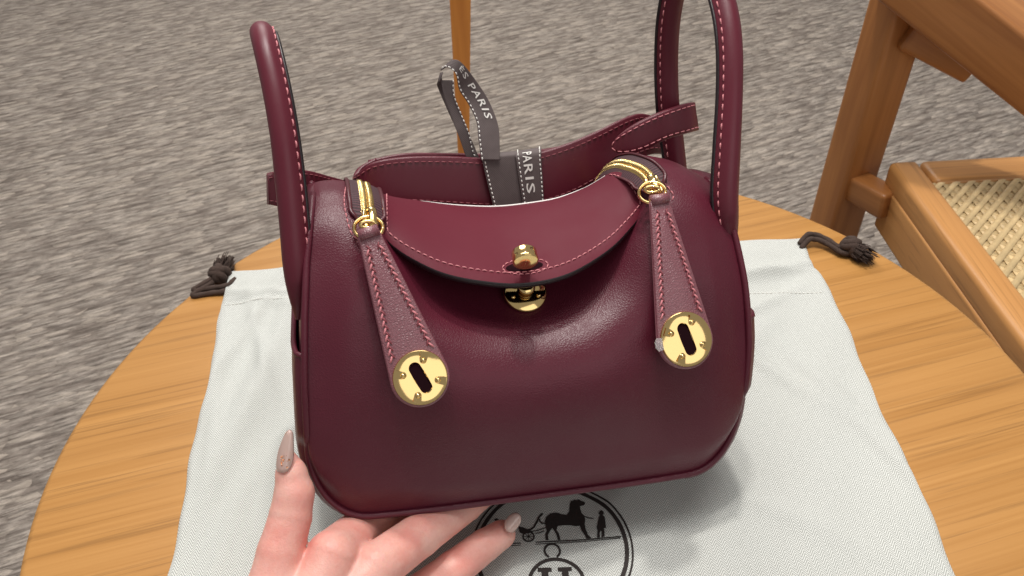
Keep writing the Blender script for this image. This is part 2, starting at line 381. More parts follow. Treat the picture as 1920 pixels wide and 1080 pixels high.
# printed emblem, traced on the photograph (enlarged coordinates), laid on the cloth
def E(zx, zy):
    p = gnd(820+zx/3.2, 840+zy/3.2, .002); return p
emb = empty('printed_emblem', (0, 0, 0)); emb.parent = dust
def flat(name, polys, parent=emb):
    bm = bmesh.new()
    for poly in polys:
        try: bm.faces.new([bm.verts.new((p.x, p.y, 0)) for p in poly])
        except Exception: pass
    bm.normal_update(); bmesh.ops.triangulate(bm, faces=bm.faces[:])
    bmesh.ops.subdivide_edges(bm, edges=[e for e in bm.edges if e.calc_length() > .003], cuts=2)
    bmesh.ops.triangulate(bm, faces=bm.faces[:])
    for v_ in bm.verts: v_.co.z = dz(v_.co.x, v_.co.y)+.00035
    for f_ in bm.faces:
        if f_.normal.z < 0: f_.normal_flip()
    me = bpy.data.meshes.new(name); bm.to_mesh(me); bm.free(); me.materials.append(M['print'])
    o = bpy.data.objects.new(name, me); COL.objects.link(o); o.parent = parent; return o
def annulus(c, r0, r1, a0=0, a1=360, n=120):
    out = []
    for i in range(n):
        a, b_ = R_(a0+(a1-a0)*i/n), R_(a0+(a1-a0)*(i+1)/n)
        out.append([Vector((c[0]+r*math.cos(q), c[1]+r*math.sin(q), 0)) for r, q in ((r0, a), (r1, a), (r1, b_), (r0, b_))])
    return out
def stroke(pts, w):
    P = np.array([tuple(E(*p))[:2] for p in pts]); out = []
    for a, b_ in zip(P[:-1], P[1:]):
        d = b_-a; d /= np.linalg.norm(d)+1e-12; n = np.array([-d[1], d[0]])*w/2; a2 = a-d*w*.3; b2 = b_+d*w*.3
        out.append([Vector((*q, 0)) for q in (a2-n, b2-n, b2+n, a2+n)])
    return out
eL, eR = gnd(882, 1015, .002), gnd(1190, 1043, .002); ec = ((eL.x+eR.x)/2, (eL.y+eR.y)/2-.0005)
er = (eR.x-eL.x)/2
flat('outer_ring', annulus(ec, er-.0009, er)+annulus(ec, er-.0040, er-.0021))
flat('ground_line', stroke([(445, 585), (1100, 541)], .0006)+stroke([(445, 598), (1098, 550)], .0004))
horse = [(885, 328), (862, 318), (846, 310), (838, 316), (822, 314), (812, 322), (803, 318), (795, 345), (792, 385), (776, 405), (745, 402), (715, 394), (680, 402), (655, 422), (646, 448),
         (650, 478), (657, 505), (648, 530), (650, 562), (668, 562), (664, 530), (676, 508), (690, 488), (703, 505), (716, 528), (724, 558), (740, 556), (730, 520), (716, 498), (722, 474), (755, 468), (795, 466), (830, 472),
         (856, 470), (866, 500), (886, 530), (896, 550), (926, 547), (905, 528), (890, 492), (884, 460), (888, 430), (880, 408), (866, 392), (858, 368), (856, 352), (868, 348), (880, 346), (887, 338)]
flat('horse', [[E(*p) for p in horse]]+stroke([(880, 412), (905, 424), (935, 430)], .0006)+stroke([(650, 462), (628, 462), (616, 452), (614, 438)], .0007))
wc = E(548, 545)
flat('carriage', annulus((wc.x, wc.y), .0022, .0029, n=24)+annulus((wc.x, wc.y), 0.0001, .0006, n=8)
     + [[Vector((wc.x+math.cos(a)*.0024+math.sin(a)*.00016, wc.y+math.sin(a)*.0024-math.cos(a)*.00016, 0)), Vector((wc.x+math.cos(a)*.0024-math.sin(a)*.00016, wc.y+math.sin(a)*.0024+math.cos(a)*.00016, 0)),
         Vector((wc.x-math.cos(a)*.0024-math.sin(a)*.00016, wc.y-math.sin(a)*.0024+math.cos(a)*.00016, 0)), Vector((wc.x-math.cos(a)*.0024+math.sin(a)*.00016, wc.y-math.sin(a)*.0024-math.cos(a)*.00016, 0))] for a in (0, .785, 1.57, 2.356)]
     + stroke([(470, 470), (500, 492), (530, 505), (560, 502), (580, 488), (596, 460), (608, 430), (630, 405)], .0009)
     + stroke([(560, 515), (600, 508), (640, 492), (700, 475), (790, 440)], .0005)+stroke([(590, 525), (615, 520), (640, 508)], .0005)
     + [[E(485, 480), E(520, 490), E(560, 508), E(575, 520), E(520, 530), E(495, 520)]] + [[E(340, 430), E(356, 424), E(374, 436), E(352, 446)]])
flat('groom', [[E(*p) for p in [(974, 388), (984, 382), (994, 390), (1000, 402), (992, 412), (1004, 424), (1008, 455), (1012, 488), (1000, 490), (1002, 510), (1004, 540), (985, 544), (986, 512), (980, 500), (974, 516), (976, 544), (958, 545), (962, 500), (956, 488), (962, 455), (968, 425), (976, 412), (966, 402)]]])
rc = E(690, 624); flat('pendant_ring', annulus((rc.x, rc.y), .0030, .0040, -60, 240, 40))
hc = (E(707, 700).x, E(707, 664).y-.0128)
flat('letter_disc', annulus(hc, .0112, .0128, 0, 360, 60))
def rect(x0, y0, x1, y1): return [Vector((x0, y0, 0)), Vector((x1, y0, 0)), Vector((x1, y1, 0)), Vector((x0, y1, 0))]
hx, hy = hc
lets = []
for sx in (-1, 1):
    cx = hx+sx*.0045-.0004
    lets += [rect(cx-.0015, hy-.0058, cx+.0015, hy+.0058), rect(cx-.0031, hy+.0058, cx+.0031, hy+.0078), rect(cx-.0031, hy-.0078, cx+.0031, hy-.0058)]
lets += [rect(hx-.0035, hy-.0006, hx+.0028, hy+.0010)]
flat('letter_h', lets)

# draw cords with knots and frayed ends
def drawcord(name, path, knot, tuft, rad=.0018):
    c = empty(name, (0, 0, 0)); c.parent = dust
    parts = [];
    for off in (-1, 1):
        P = cr([(p[0], p[1]+off*.0019, p[2]+off*.0006) for p in path], 10)
        fr = frames(P, (0, 0, 1))
        parts.append(tube(P, rad, (0, 0, 1), 8, lambda i, th: ((1+.10*math.cos(3*th+i*.9))*math.cos(th), (1+.10*math.cos(3*th+i*.9))*math.sin(th))))
    ob('cord', *joinm(parts), M['cord'], c)
    k = Vector(knot); parts = []
    for s_, ax in ((0, (0, 1, 0)), (1, (.5, .3, .8)), (2, (1, .2, .2))):
        q = Vector(ax).normalized(); u_ = q.orthogonal().normalized(); w_ = q.cross(u_)
        P = [k+(u_*math.cos(a)+w_*math.sin(a))*.0048+q*math.sin(2*a)*.0018 for a in np.linspace(0, 2*math.pi, 22)]
        parts.append(tube([tuple(p) for p in P], .0028, q, 8))
    ob('knot', *joinm(parts), M['cord'], c)
    parts = []; tt = Vector(tuft); d = (tt-k)
    for i in range(420):
        j = Vector(rng.normal(0, 1, 3)).normalized(); s0 = k+j*.0025*rng.random()+d*.1; e = tt+j*.0072*rng.random()+d*rng.random()*.25+Vector((0, 0, .001)); e.z = max(e.z, .0012)
        mid = (s0+e)/2+j*.0016; P = cr([tuple(s0), tuple(mid), tuple(e)], 3); parts.append(tube(P, .00030, (0, 0, 1), 4))
    ob('frayed_end', *joinm(parts), M['cord'], c, stuff=True, fix=False)
def G3(px, py, z): p = gnd(px, py, z); return (p.x, p.y, p.z)
drawcord('drawcord', [G3(1500, 462, .002), G3(1518, 444, .006), G3(1545, 450, .005), G3(1575, 468, .004), G3(1590, 470, .004)], G3(1596, 463, .005), G3(1620, 480, .004))
drawcord('drawcord', [G3(440, 528, .002), G3(425, 540, .003), G3(395, 545, .002), G3(362, 549, .002), G3(392, 530, .004), G3(412, 514, .004)], G3(412, 514, .0045), G3(422, 497, .004))

# ------------------------------------------------------------------ handbag
def Rm(a, b_, c):
    return (Matrix.Rotation(c, 3, 'Z') @ Matrix.Rotation(b_, 3, 'X') @ Matrix.Rotation(a, 3, 'Y'))
MB = Rm(R_(8.3), R_(-23.1), R_(14.3)); OB = Vector((.007, .2152, .0439))
BW = Matrix.Translation(OB) @ MB.to_4x4(); BI = BW.inverted()
bag = empty('leather_handbag', mw=BW); tag(bag, 'small wine red leather handbag with gold turn lock, held tilted above the cream cloth', 'handbag')
CL = BI @ CAM
def L(px, py, y):                      # photo pixel at bag depth y -> bag-local point
    d = MB.transposed() @ ray(px, py); t_ = (y-CL.y)/d.y; return CL+d*t_
def La(px, py, y): return np.array(L(px, py, y))

D2 = .045
zc_x = [-.0935, -.088, -.083, -.076, -.069, -.0625, -.056, -.049, -.038, -.022, -.005, .012, .026, .036, .043, .0485, .054, .060, .068, .076, .083, .088, .0935]
zc_z = [.113, .1255, .1296, .1303, .1292, .1275, .1235, .1175, .1115, .1070, .1040, .1070, .1120, .1180, .1250, .1305, .1345, .1362, .1352, .1330, .1294, .1245, .112]
def crest(x): return float(np.interp(x, _cx, _cz))
_cc = cr(list(zip(zc_x, zc_z)), 6); _cx, _cz = _cc[:, 0], _cc[:, 1]
PC = cr([(0, 0), (-.0045, .18), (-.0088, .38), (-.0082, .53), (-.001, .65), (.014, .74), (.029, .86), (.045, 1)], 10)
PS = cr([(.000, 0), (-.0035, .20), (-.0055, .42), (-.0035, .62), (.003, .78), (.012, .90), (.026, .975), (.045, 1)], 10)
def resample(P, n):
    d = np.r_[0, np.cumsum(np.linalg.norm(np.diff(P, axis=0)*[1, .13], axis=1))]; q = np.linspace(0, d[-1], n)
    return np.c_[np.interp(q, d, P[:, 0]), np.interp(q, d, P[:, 1])]
NS = 64; PC, PS = resample(PC, NS), resample(PS, NS)
def sm(a, lo, hi):
    u = max(0., min(1., (a-lo)/(hi-lo))); return u*u*(3-2*u)
hw_z = np.array([0, .03, .06, .085, .105, .12, .13, .14]); hw_w = np.array([.0925, .0935, .0926, .0908, .0886, .0860, .0838, .082])
NU = 150; cols = []
RC = .0235; RZ = .031
for j in range(NU+1):
    a = math.sin((j/NU-.5)*math.pi)          # dense at the ends
    a = .55*a+.45*(2*j/NU-1) if abs(a) < .0 else a
    col = []
    xn = a*.0925
    k = 1-sm(abs(xn+.004), .018, .066)
    zt = crest(a*.0840)
    ax = abs(a)*.0925; q = max(0, (ax-(.0925-RC))/RC); zb = RZ*(1-max(0, 1-q**2.3)**(1/2.3))
    for i in range(NS):
        y, zr = PC[i]*k+PS[i]*(1-k); z = zr*zt
        z = z+zb*max(0, 1-z/.08)**1.2-.0025*(1-abs(a)**4)*max(0, 1-z/.02)
        w = np.interp(z, hw_z, hw_w)/1.0
        edge = sm(abs(a), .80, 1.)
        y2 = y+.0042*edge*(1-sm(zr, .8, 1.))*(.35+.65*sm(z, .03, .07))+.0030*(1-sm(zr, 0, .10))
        # soft slouch wrinkles around the saddle
        y2 += .0006*math.sin(z*210+abs(xn)*60)*sm(zr, .5, .62)*(1-sm(zr, .8, .9))*(1-edge)*sm(abs(xn), .02, .045)*(1-sm(abs(xn), .06, .08))
        y2 += .0005*math.sin(xn*95+z*40)*(1-edge)*sm(zr, .1, .3)*(1-sm(zr, .6, .85))
        col.append((a*w, y2, z))
    cols.append(col)
fb = [(716, 364, .047), (745, 370, .050), (800, 378, .053), (860, 385, .054), (930, 387.5, .054), (1000, 380, .054), (1050, 370, .053), (1100, 350, .050), (1142, 325, .046)]
ff = [(718, 436, .0180), (735, 455, .0145), (770, 479, .0095), (830, 507, .0040), (900, 522, .0010), (980, 527, .0000), (1065, 509, .0010), (1140, 465, .0070), (1185, 420, .0140), (1212, 384, .0215)]
fbk = cr([La(*p) for p in fb], 12); ffk = cr([La(*p) for p in ff], 12)
def arc(P, n):
    d = np.r_[0, np.cumsum(np.linalg.norm(np.diff(P, axis=0), axis=1))]; q = np.linspace(0, d[-1], n); return np.array([np.interp(q, d, P[:, c]) for c in range(3)]).T
NF = 91; fbk, ffk = arc(fbk, NF), arc(ffk, NF)
NVF = 30
def flapP(u, v):
    """u 0..1 left-right, v 0 back..1 front"""
    s = u*(NF-1); i = min(NF-2, int(s)); f_ = s-i
    b_ = fbk[i]*(1-f_)+fbk[i+1]*f_; fr_ = ffk[i]*(1-f_)+ffk[i+1]*f_
    if v < 0: return b_+np.array((0, .9, -.75*(1 if True else 0)))*(-v)*.03
    lift = 4*v*(1-v)*(.0035+.002*(2*abs(u-.5))**2)
    p = b_*(1-v)+fr_*v+np.array((0, -.25, 1))*lift
    e = max(0, (v-.93)/.07); p = p+np.array((0, 0, -1))*.0008*e*e
    return p
_fg = [[flapP(u, v) for u in np.linspace(0, 1, 46)] for v in np.linspace(-.6, 1, 30)]
FB0 = BVHTree.FromPolygons([Vector(p) for r_ in _fg for p in r_], grid(_fg)[1])
front = np.array(cols)                                     # [NU+1][NS][3]
raw = front.copy()
def tuck(A3):                          # the stiff flap presses the soft panel down wherever it lies over it
    for col in A3:
        for p in col:
            if p[2] > .06:
                h = FB0.ray_cast(Vector((p[0], p[1], .3)), Vector((0, 0, -1)))
                if h[0] is not None and p[2] > h[0].z-.0064: p[2] = h[0].z-.0064
    for _ in range(10):                # relax the pressed area
        q = A3.copy(); q[1:-1, 1:-1] = (A3[:-2, 1:-1]+A3[2:, 1:-1]+A3[1:-1, :-2]+A3[1:-1, 2:]+A3[1:-1, 1:-1]*2)/6
        w = np.clip((A3[..., 2]-.055)/.015, 0, 1)*np.clip((.074-np.abs(A3[..., 0]))/.012, 0, 1); A3 += (q-A3)*w[..., None]
tuck(front)
back = np.array(cols); back[:, :, 1] = 2*D2-back[:, :, 1]; tuck(back); back[:, -1] = front[:, -1]
panel = np.concatenate([front, back[:, ::-1][:, 1:]], axis=1)
pv, pf = grid(panel.tolist())
body = ob('body_panel', pv, pf, M['leather'], bag)
outF = np.concatenate([front[0, ::-1], front[1:-1, 0], front[-1]])      # crest-left, down, bottom, up, crest-right
outB = outF.copy(); outB[:, 1] = 2*D2-outF[:, 1]
T_ = np.gradient(outF[:, [0, 2]], axis=0); nr = np.c_[T_[:, 1], -T_[:, 0]]; nr /= np.linalg.norm(nr, axis=1)[:, None]+1e-12
if (nr*(outF[:, [0, 2]]-[0, .06])).sum() < 0: nr = -nr
def gus(extra=0., lo=0., hi=1., nq=26):
    rows = []
    for i in range(len(outF)):
        side = sm(abs(outF[i, 0]), .055, .088); row = []
        for q in np.linspace(0, 1, nq):
            p = outF[i]*(1-q)+outB[i]*q
            wd = outB[i, 1]-outF[i, 1]; bq = (.0052*side+.0012)*(1-(2*q-1)**6)*min(1, wd/.03)*(.35 if outF[i, 0] < 0 else 1)
            cc = min(1, min(q, 1-q)*wd/.004)
            bq += extra*math.sqrt(max(0, 1-(1-cc)**2))
            row.append((p[0]+nr[i, 0]*bq, p[1], p[2]+nr[i, 1]*bq))
        rows.append(row)
    return rows
G = gus(); gv, gf = grid(G); ob('gusset', gv, gf, M['leather'], bag)
rawb = raw.copy(); rawb[:, :, 1] = 2*D2-raw[:, :, 1]; rv, rf = grid(np.concatenate([raw, rawb[:, ::-1][:, 1:]], axis=1).tolist())
BZ = BVHTree.FromPolygons([Vector(p) for p in rv], rf)
BV = BVHTree.FromPolygons([Vector(p) for p in pv], pf)
BV2 = BVHTree.FromPolygons([Vector(p) for p in list(pv)+list(gv)], pf+[tuple(i+len(pv) for i in q) for q in gf])
def hit(px, py, off=0., bv=None):
    d = (L(px, py, .02)-CL).normalized(); h = (bv or BV).ray_cast(CL, d)
    if h[0] is None: return La(px, py, .02), np.array((0, -1, 0.))
    n = h[1] if h[1].dot(d) < 0 else -h[1]
    return np.array(h[0]+n*off), np.array(n)
# side pockets: an outer layer over the lower gusset on each side
G2 = gus(.0022)
for sgn in (-1, 1):
    idx = [i for i in range(len(outF)) if sgn*outF[i, 0] > .070 and outF[i, 2] < .071]
    rr = [G2[i] for i in idx]
    pk = ob('side_pocket', *grid(rr), M['leather'], bag)
    s_ = pk.modifiers.new('t', 'SOLIDIFY'); s_.thickness = .0012; s_.offset = 0
    top = max(idx, key=lambda i: outF[i, 2]); v, f = tube(G2[top], .0011, (0, 0, 1), 8); ob('pocket_rim', v, f, M['leather'], pk)
# piping along both seams
for o_, nm in ((outF, 'front_piping'), (outB, 'rear_piping')):
    P = o_[6:-6].copy(); P[:, 0] += nr[6:-6, 0]*.0002
    P[:, 1] += -.0006 if o_ is outF else .0006; v, f = tube(P[::2], .0014, (0, 1, 0), 10); ob(nm, v, f, M['leather'], bag)
# feet under the base
for fx in (-.062, .062):
    for fy in (.016, .074):
        v, f = tube([(fx, fy, .0006), (fx, fy, -.0008), (fx, fy, -.0022), (fx, fy, -.0030)], [.0034, .0034, .0028, .0012], (1, 0, 0), 20); ob('base_stud', v, f, M['gold'], bag)

# zips ---------------------------------------------------------------
def top_pt(x, y, off=0.):
    h = BZ.ray_cast(Vector((x, y, .3)), Vector((0, 0, -1))); return np.array(h[0]+h[1]*(off if h[1].z > 0 else -off)), np.array(h[1] if h[1].z > 0 else -h[1])
def zip_(xs, ys):
    """xs,ys control points in plan, from slider to the back"""
    C = cr(list(zip(xs, ys)), 14); P = []; Nn = []
    for x, y in C:
        p, n = top_pt(x, y, .0003); P.append(p); Nn.append(n)
    P = np.array(P); Nn = np.array(Nn)
    for _ in range(12):
        P[1:-1] = (P[:-2]+P[1:-1]*2+P[2:])/4; Nn[1:-1] = (Nn[:-2]+Nn[1:-1]*2+Nn[2:])/4
    Nn /= np.linalg.norm(Nn, axis=1)[:, None]
    return P, Nn
for side, (xs, ys, sl) in enumerate((((-.0648, -.0646, -.0643, -.0640, -.0640), (.0125, .020, .032, .05, .075), (690, 418)),
                                     ((.0548, .0540, .0520, .0502, .0502), (.0145, .022, .034, .05, .075), (1222, 352)))):
    P, Nn = zip_(xs, ys); fr = frames(P, Nn); z = empty('zip'); z.parent = bag
    def strip(o0, o1, h0, h1, n=7):
        return [[P[i]+fr[i][2]*(o0+(o1-o0)*j/n)*(.3+.7*sm(i, 0, 12))+fr[i][1]*(h0+(h1-h0)*math.sin(math.pi*j/n)) for j in range(n+1)] for i in range(len(P))]
    tp = ob('zip_tape', *grid(strip(-.0066, .0066, .0000, .0008, 10)), M['tape'], z, fix=False)
    for s_ in (-1, 1):                                     # folded leather edge on both sides of the tape
        Q = [P[i]+fr[i][2]*s_*.0070*(.3+.7*sm(i, 0, 12))+fr[i][1]*(.0001-.0030*max(0, 1-i/7)) for i in range(len(P))]
        v, f = tube(Q, .0008, (0, 0, 1), 8, lambda i, th: (math.cos(th)*.8, math.sin(th)*1.1)); ob('zip_edge', v, f, M['edge_red'], z)
    # teeth
    d = np.r_[0, np.cumsum(np.linalg.norm(np.diff(P, axis=0), axis=1))]; parts = []; s0 = .004; k = 0
    while s0 < d[-1]:
        c = np.array([np.interp(s0, d, P[:, q]) for q in range(3)]); i = min(len(P)-1, int(np.searchsorted(d, s0))); Tt, n1, b1 = fr[i]
        for s_ in (-1, 1):
            cc = c+Tt*(.00035 if s_ > 0 else 0); o_ = b1*s_
            pts = [cc+o_*.0026+n1*.0005, cc+o_*.0024+n1*.0011, cc+o_*.0009+n1*.0013, cc+o_*.0002+n1*.0008, cc+o_*.0002+n1*.0003]
            parts.append(tube(pts, .00030, Tt, 5))
        s0 += .00078
    ob('zip_teeth', *joinm(parts), M['zipgold'], z, stuff=True, fix=False)
    # slider body with raised bridge
    Tt, n1, b1 = fr[0]; Tt = fr[2][0]; c0 = P[0]+n1*.0012
    sld = empty('zip_slider'); sld.parent = z
    poly = [(a*.78, b_*.8) for a, b_ in [(-.0036, .0085), (-.0018, .0085), (0, .0062), (.0018, .0085), (.0036, .0085), (.0042, .003), (.0034, -.0015), (.0022, -.003), (-.0022, -.003), (-.0034, -.0015), (-.0042, .003)]]
    v, f = prism(poly, c0+n1*.0019, b1, Tt, n1, .0024, .0005); ob('slider_plate', v, f, M['gold'], sld)
    br = [c0+Tt*q[0]+n1*q[1] for q in ((.0066, .0016), (.0060, .0040), (.003, .0048), (-.0005, .0044), (-.0026, .0036), (-.0034, .0016))]
    v, f = tube(cr(br, 5), .0011, b1, 8, lambda i, th: (1.5*math.cos(th), .8*math.sin(th))); ob('slider_bridge', v, f, M['gold'], sld)
    # ring in front of the slider
    rc_, _ = La(sl[0]+1, sl[1]+9, P[0][1]-.0045), 0
    view = np.array((rc_-np.array(CL))); view /= np.linalg.norm(view)
    ux = np.array((1, 0, 0.))-view*view[0]; ux /= np.linalg.norm(ux); uy = np.cross(ux, view); uy = uy if uy[2] > 0 else -uy
    th = np.linspace(0, 2*math.pi, 40); tilt = .35
    Pr = [rc_+ux*math.cos(a)*.0054+(uy*math.cos(tilt)+view*math.sin(tilt))*math.sin(a)*.0045 for a in th]
    v, f = tube(Pr, .00075, view, 8); ob('pull_ring', v, f, M['gold'], sld)
    Pr = [rc_+ux*math.cos(a)*.0028+uy*math.sin(a)*.0012+view*(-.0012)+uy*.0012 for a in th]
    v, f = tube(Pr, .0008, view, 8); ob('pull_link', v, f, M['gold'], sld)
    if side == 0: ringL = rc_
    else: ringR = rc_

def on_path(pts, n=8, off=0., bv=None):
    C = cr(pts, n); P, Nn = [], []
    for p in C:
        a, b_ = hit(p[0], p[1], off, bv); P.append(a); Nn.append(b_)
    return np.array(P), np.array(Nn)
P, Nn = on_path([(649, 347), (645, 375), (649, 405), (656, 432), (663, 444), (670, 449), (682, 452)], 8, .0002)
stitch('zip_stitching', P, Nn, M['thread'], bag)
P, Nn = on_path([(1192, 300), (1214, 310), (1232, 328), (1248, 347), (1260, 362), (1262, 372), (1256, 380)], 8, .0002)
stitch('zip_stitching', P, Nn, M['thread'], bag)

# flap ----------------------------------------------------------------
vv = list(np.linspace(-1, 0, 8))[:-1]+list(np.linspace(0, 1, NVF))
topg = [[flapP(u, v) for u in np.linspace(0, 1, NF)] for v in vv]
nv_, nu_ = len(topg), NF
A = np.array(topg); du = np.gradient(A, axis=1); dv = np.gradient(A, axis=0); nn = np.cross(du, dv); nn /= np.linalg.norm(nn, axis=2)[:, :, None]
if nn[:, :, 2].mean() < 0: nn = -nn
TH = .0034
Bm = A-nn*TH
flap = empty('front_flap'); flap.parent = bag
ob('flap_leather', *grid(A.tolist()), M['flap'], flap)
ob('flap_lining', *grid((Bm+nn*.0001).tolist()), M['edge'], flap)
# edge paint: rounded band round left side, front and right side
loopA = [A[i, 0] for i in range(7, nv_)]+[A[-1, j] for j in range(1, nu_)]+[A[i, -1] for i in range(nv_-2, 6, -1)]
loopN = [nn[i, 0] for i in range(7, nv_)]+[nn[-1, j] for j in range(1, nu_)]+[nn[i, -1] for i in range(nv_-2, 6, -1)]
loopA, loopN = np.array(loopA), np.array(loopN); TT = np.gradient(loopA, axis=0); TT /= np.linalg.norm(TT, axis=1)[:, None]
out = np.cross(TT, loopN); out /= np.linalg.norm(out, axis=1)[:, None]
if (out*(loopA-A.mean((0, 1)))).sum() < 0: out = -out
rows = [[loopA[i]+loopN[i]*(-TH/2+TH/2*math.cos(a))+out[i]*.0009*math.sin(a) for a in np.linspace(0, math.pi, 9)] for i in range(len(loopA))]
ob('painted_edge', *grid(rows), M['edge'], flap)
# highlight on the rear edge paint of the flap, modelled as a pale tube
Pb = np.array([flapP(u, -.02)+np.array((0, .0004, .0001)) for u in np.linspace(.17, .985, 70)])
rr = [.00022+.00052*math.sin(math.pi*min(1, i/69*1.15))**.6 if i/69*1.15 < 1 else .00022 for i in range(70)]
v, f = tube(Pb, rr, (0, 0, 1), 8); ob('rear_edge_glint', v, f, M['edge_glint'], flap)
def flapN(u, v):
    j = min(nu_-1, int(round(u*(nu_-1)))); i = min(nv_-1, 7+int(round(v*(NVF-1)))); return nn[i, j]
uv = [(.022, .05+.85*q) for q in np.linspace(0, 1, 16)]+[(.022+.956*q, .925) for q in np.linspace(.005, .995, 80)]+[(.978, .90-.85*q) for q in np.linspace(0, 1, 16)]
P = [flapP(*q) for q in uv]; Nn = [flapN(*q) for q in uv]
stitch('flap_stitching', P, Nn, M['thread'], flap)
# button slot with its own oval of stitching
FG = BVHTree.FromPolygons([Vector(p) for p in A.reshape(-1, 3)], grid(A.tolist())[1])
ring, ringN = [], []
for a in np.linspace(0, 2*math.pi, 60):
    p, n = hit(985+43*math.cos(a)+3*math.sin(a), 500-4*math.cos(a)+14*math.sin(a), 0, FG); ring.append(p); ringN.append(n)
stitch('slot_stitching', ring, ringN, M['thread'], flap, .0017, .0008, .00026)
sl = [hit(983+35*math.cos(a), 500-3.5*math.cos(a)+8.5*math.sin(a), .00025, FG)[0] for a in np.linspace(0, 2*math.pi, 32, endpoint=False)]
ob('slot_opening', sl, [tuple(range(32))], M['slot'], flap, smooth=False)  # dark sheet on the leather in place of a shaded hole

# turn lock -----------------------------------------------------------
lock = empty('turn_lock'); lock.parent = bag
kc = La(986, 492, -.0072)
ax = np.array((.06, .80, .60)); ax /= np.linalg.norm(ax); ex = np.cross(ax, (0, 0, 1.)); ex /= np.linalg.norm(ex); ez = np.cross(ex, ax)
def cyl(c, ax, ref, prof_, k=40, elong=1.):
    P = [c+ax*a for a, r in prof_]; return tube(P, [r for a, r in prof_], ref, k, lambda i, th: (math.cos(th), math.sin(th)*elong))
v, f = cyl(kc, ax, ez, [(0, .0001), (0, .0040), (.00008, .0044), (.0004, .0047), (.0012, .00475), (.0048, .00475), (.0052, .0045), (.0053, .0030)], elong=1.05); ob('turn_button', v, f, M['gold'], lock)
sp_ = hit(986, 494, -.002, FG)[0]; v, f = tube([kc+ax*.003, sp_], .0021, ez, 16); ob('button_post', v, f, M['gold'], lock)
hp, hn = hit(981, 558); hn = hn*.6+np.array((0, -.75, .5)); hn /= np.linalg.norm(hn)
pc_ = hit(981, 549)[0]+hn*.0022; pc_[1] -= .0015
ex2 = np.cross(hn, (0, 0, 1.)); ex2 /= np.linalg.norm(ex2)
def lathe(c, n, ref, prof_, k=48):
    return tube([c+n*h for r, h in prof_], [r for r, h in prof_], ref, k)
v, f = lathe(pc_, hn, ex2, [(.0087, -.0014), (.0092, -.0008), (.0093, -.0001), (.0088, .0006), (.0080, .0004), (.0050, .0002), (.0030, .0006), (.0004, .0007)]); ob('lock_plate', v, f, M['gold'], lock)
v, f = lathe(pc_+np.array((0, 0, .0006)), hn, ex2, [(.0016, .0002), (.0016, .0022), (.0034, .0027), (.0038, .0034), (.0034, .0042), (.0016, .0047), (.0002, .0048)], 28); ob('lock_post', v, f, M['gold'], lock)
ez2 = np.cross(ex2, hn)
for sx in (-1, 1):
    v, f = lathe(pc_+ex2*sx*.0055-ez2*.0022*(1 if ez2[2] > 0 else -1), hn, ex2, [(.0010, .0002), (.0010, .0007), (.0006, .0010), (.0001, .0011)], 16); ob('screw', v, f, M['gold'], lock)

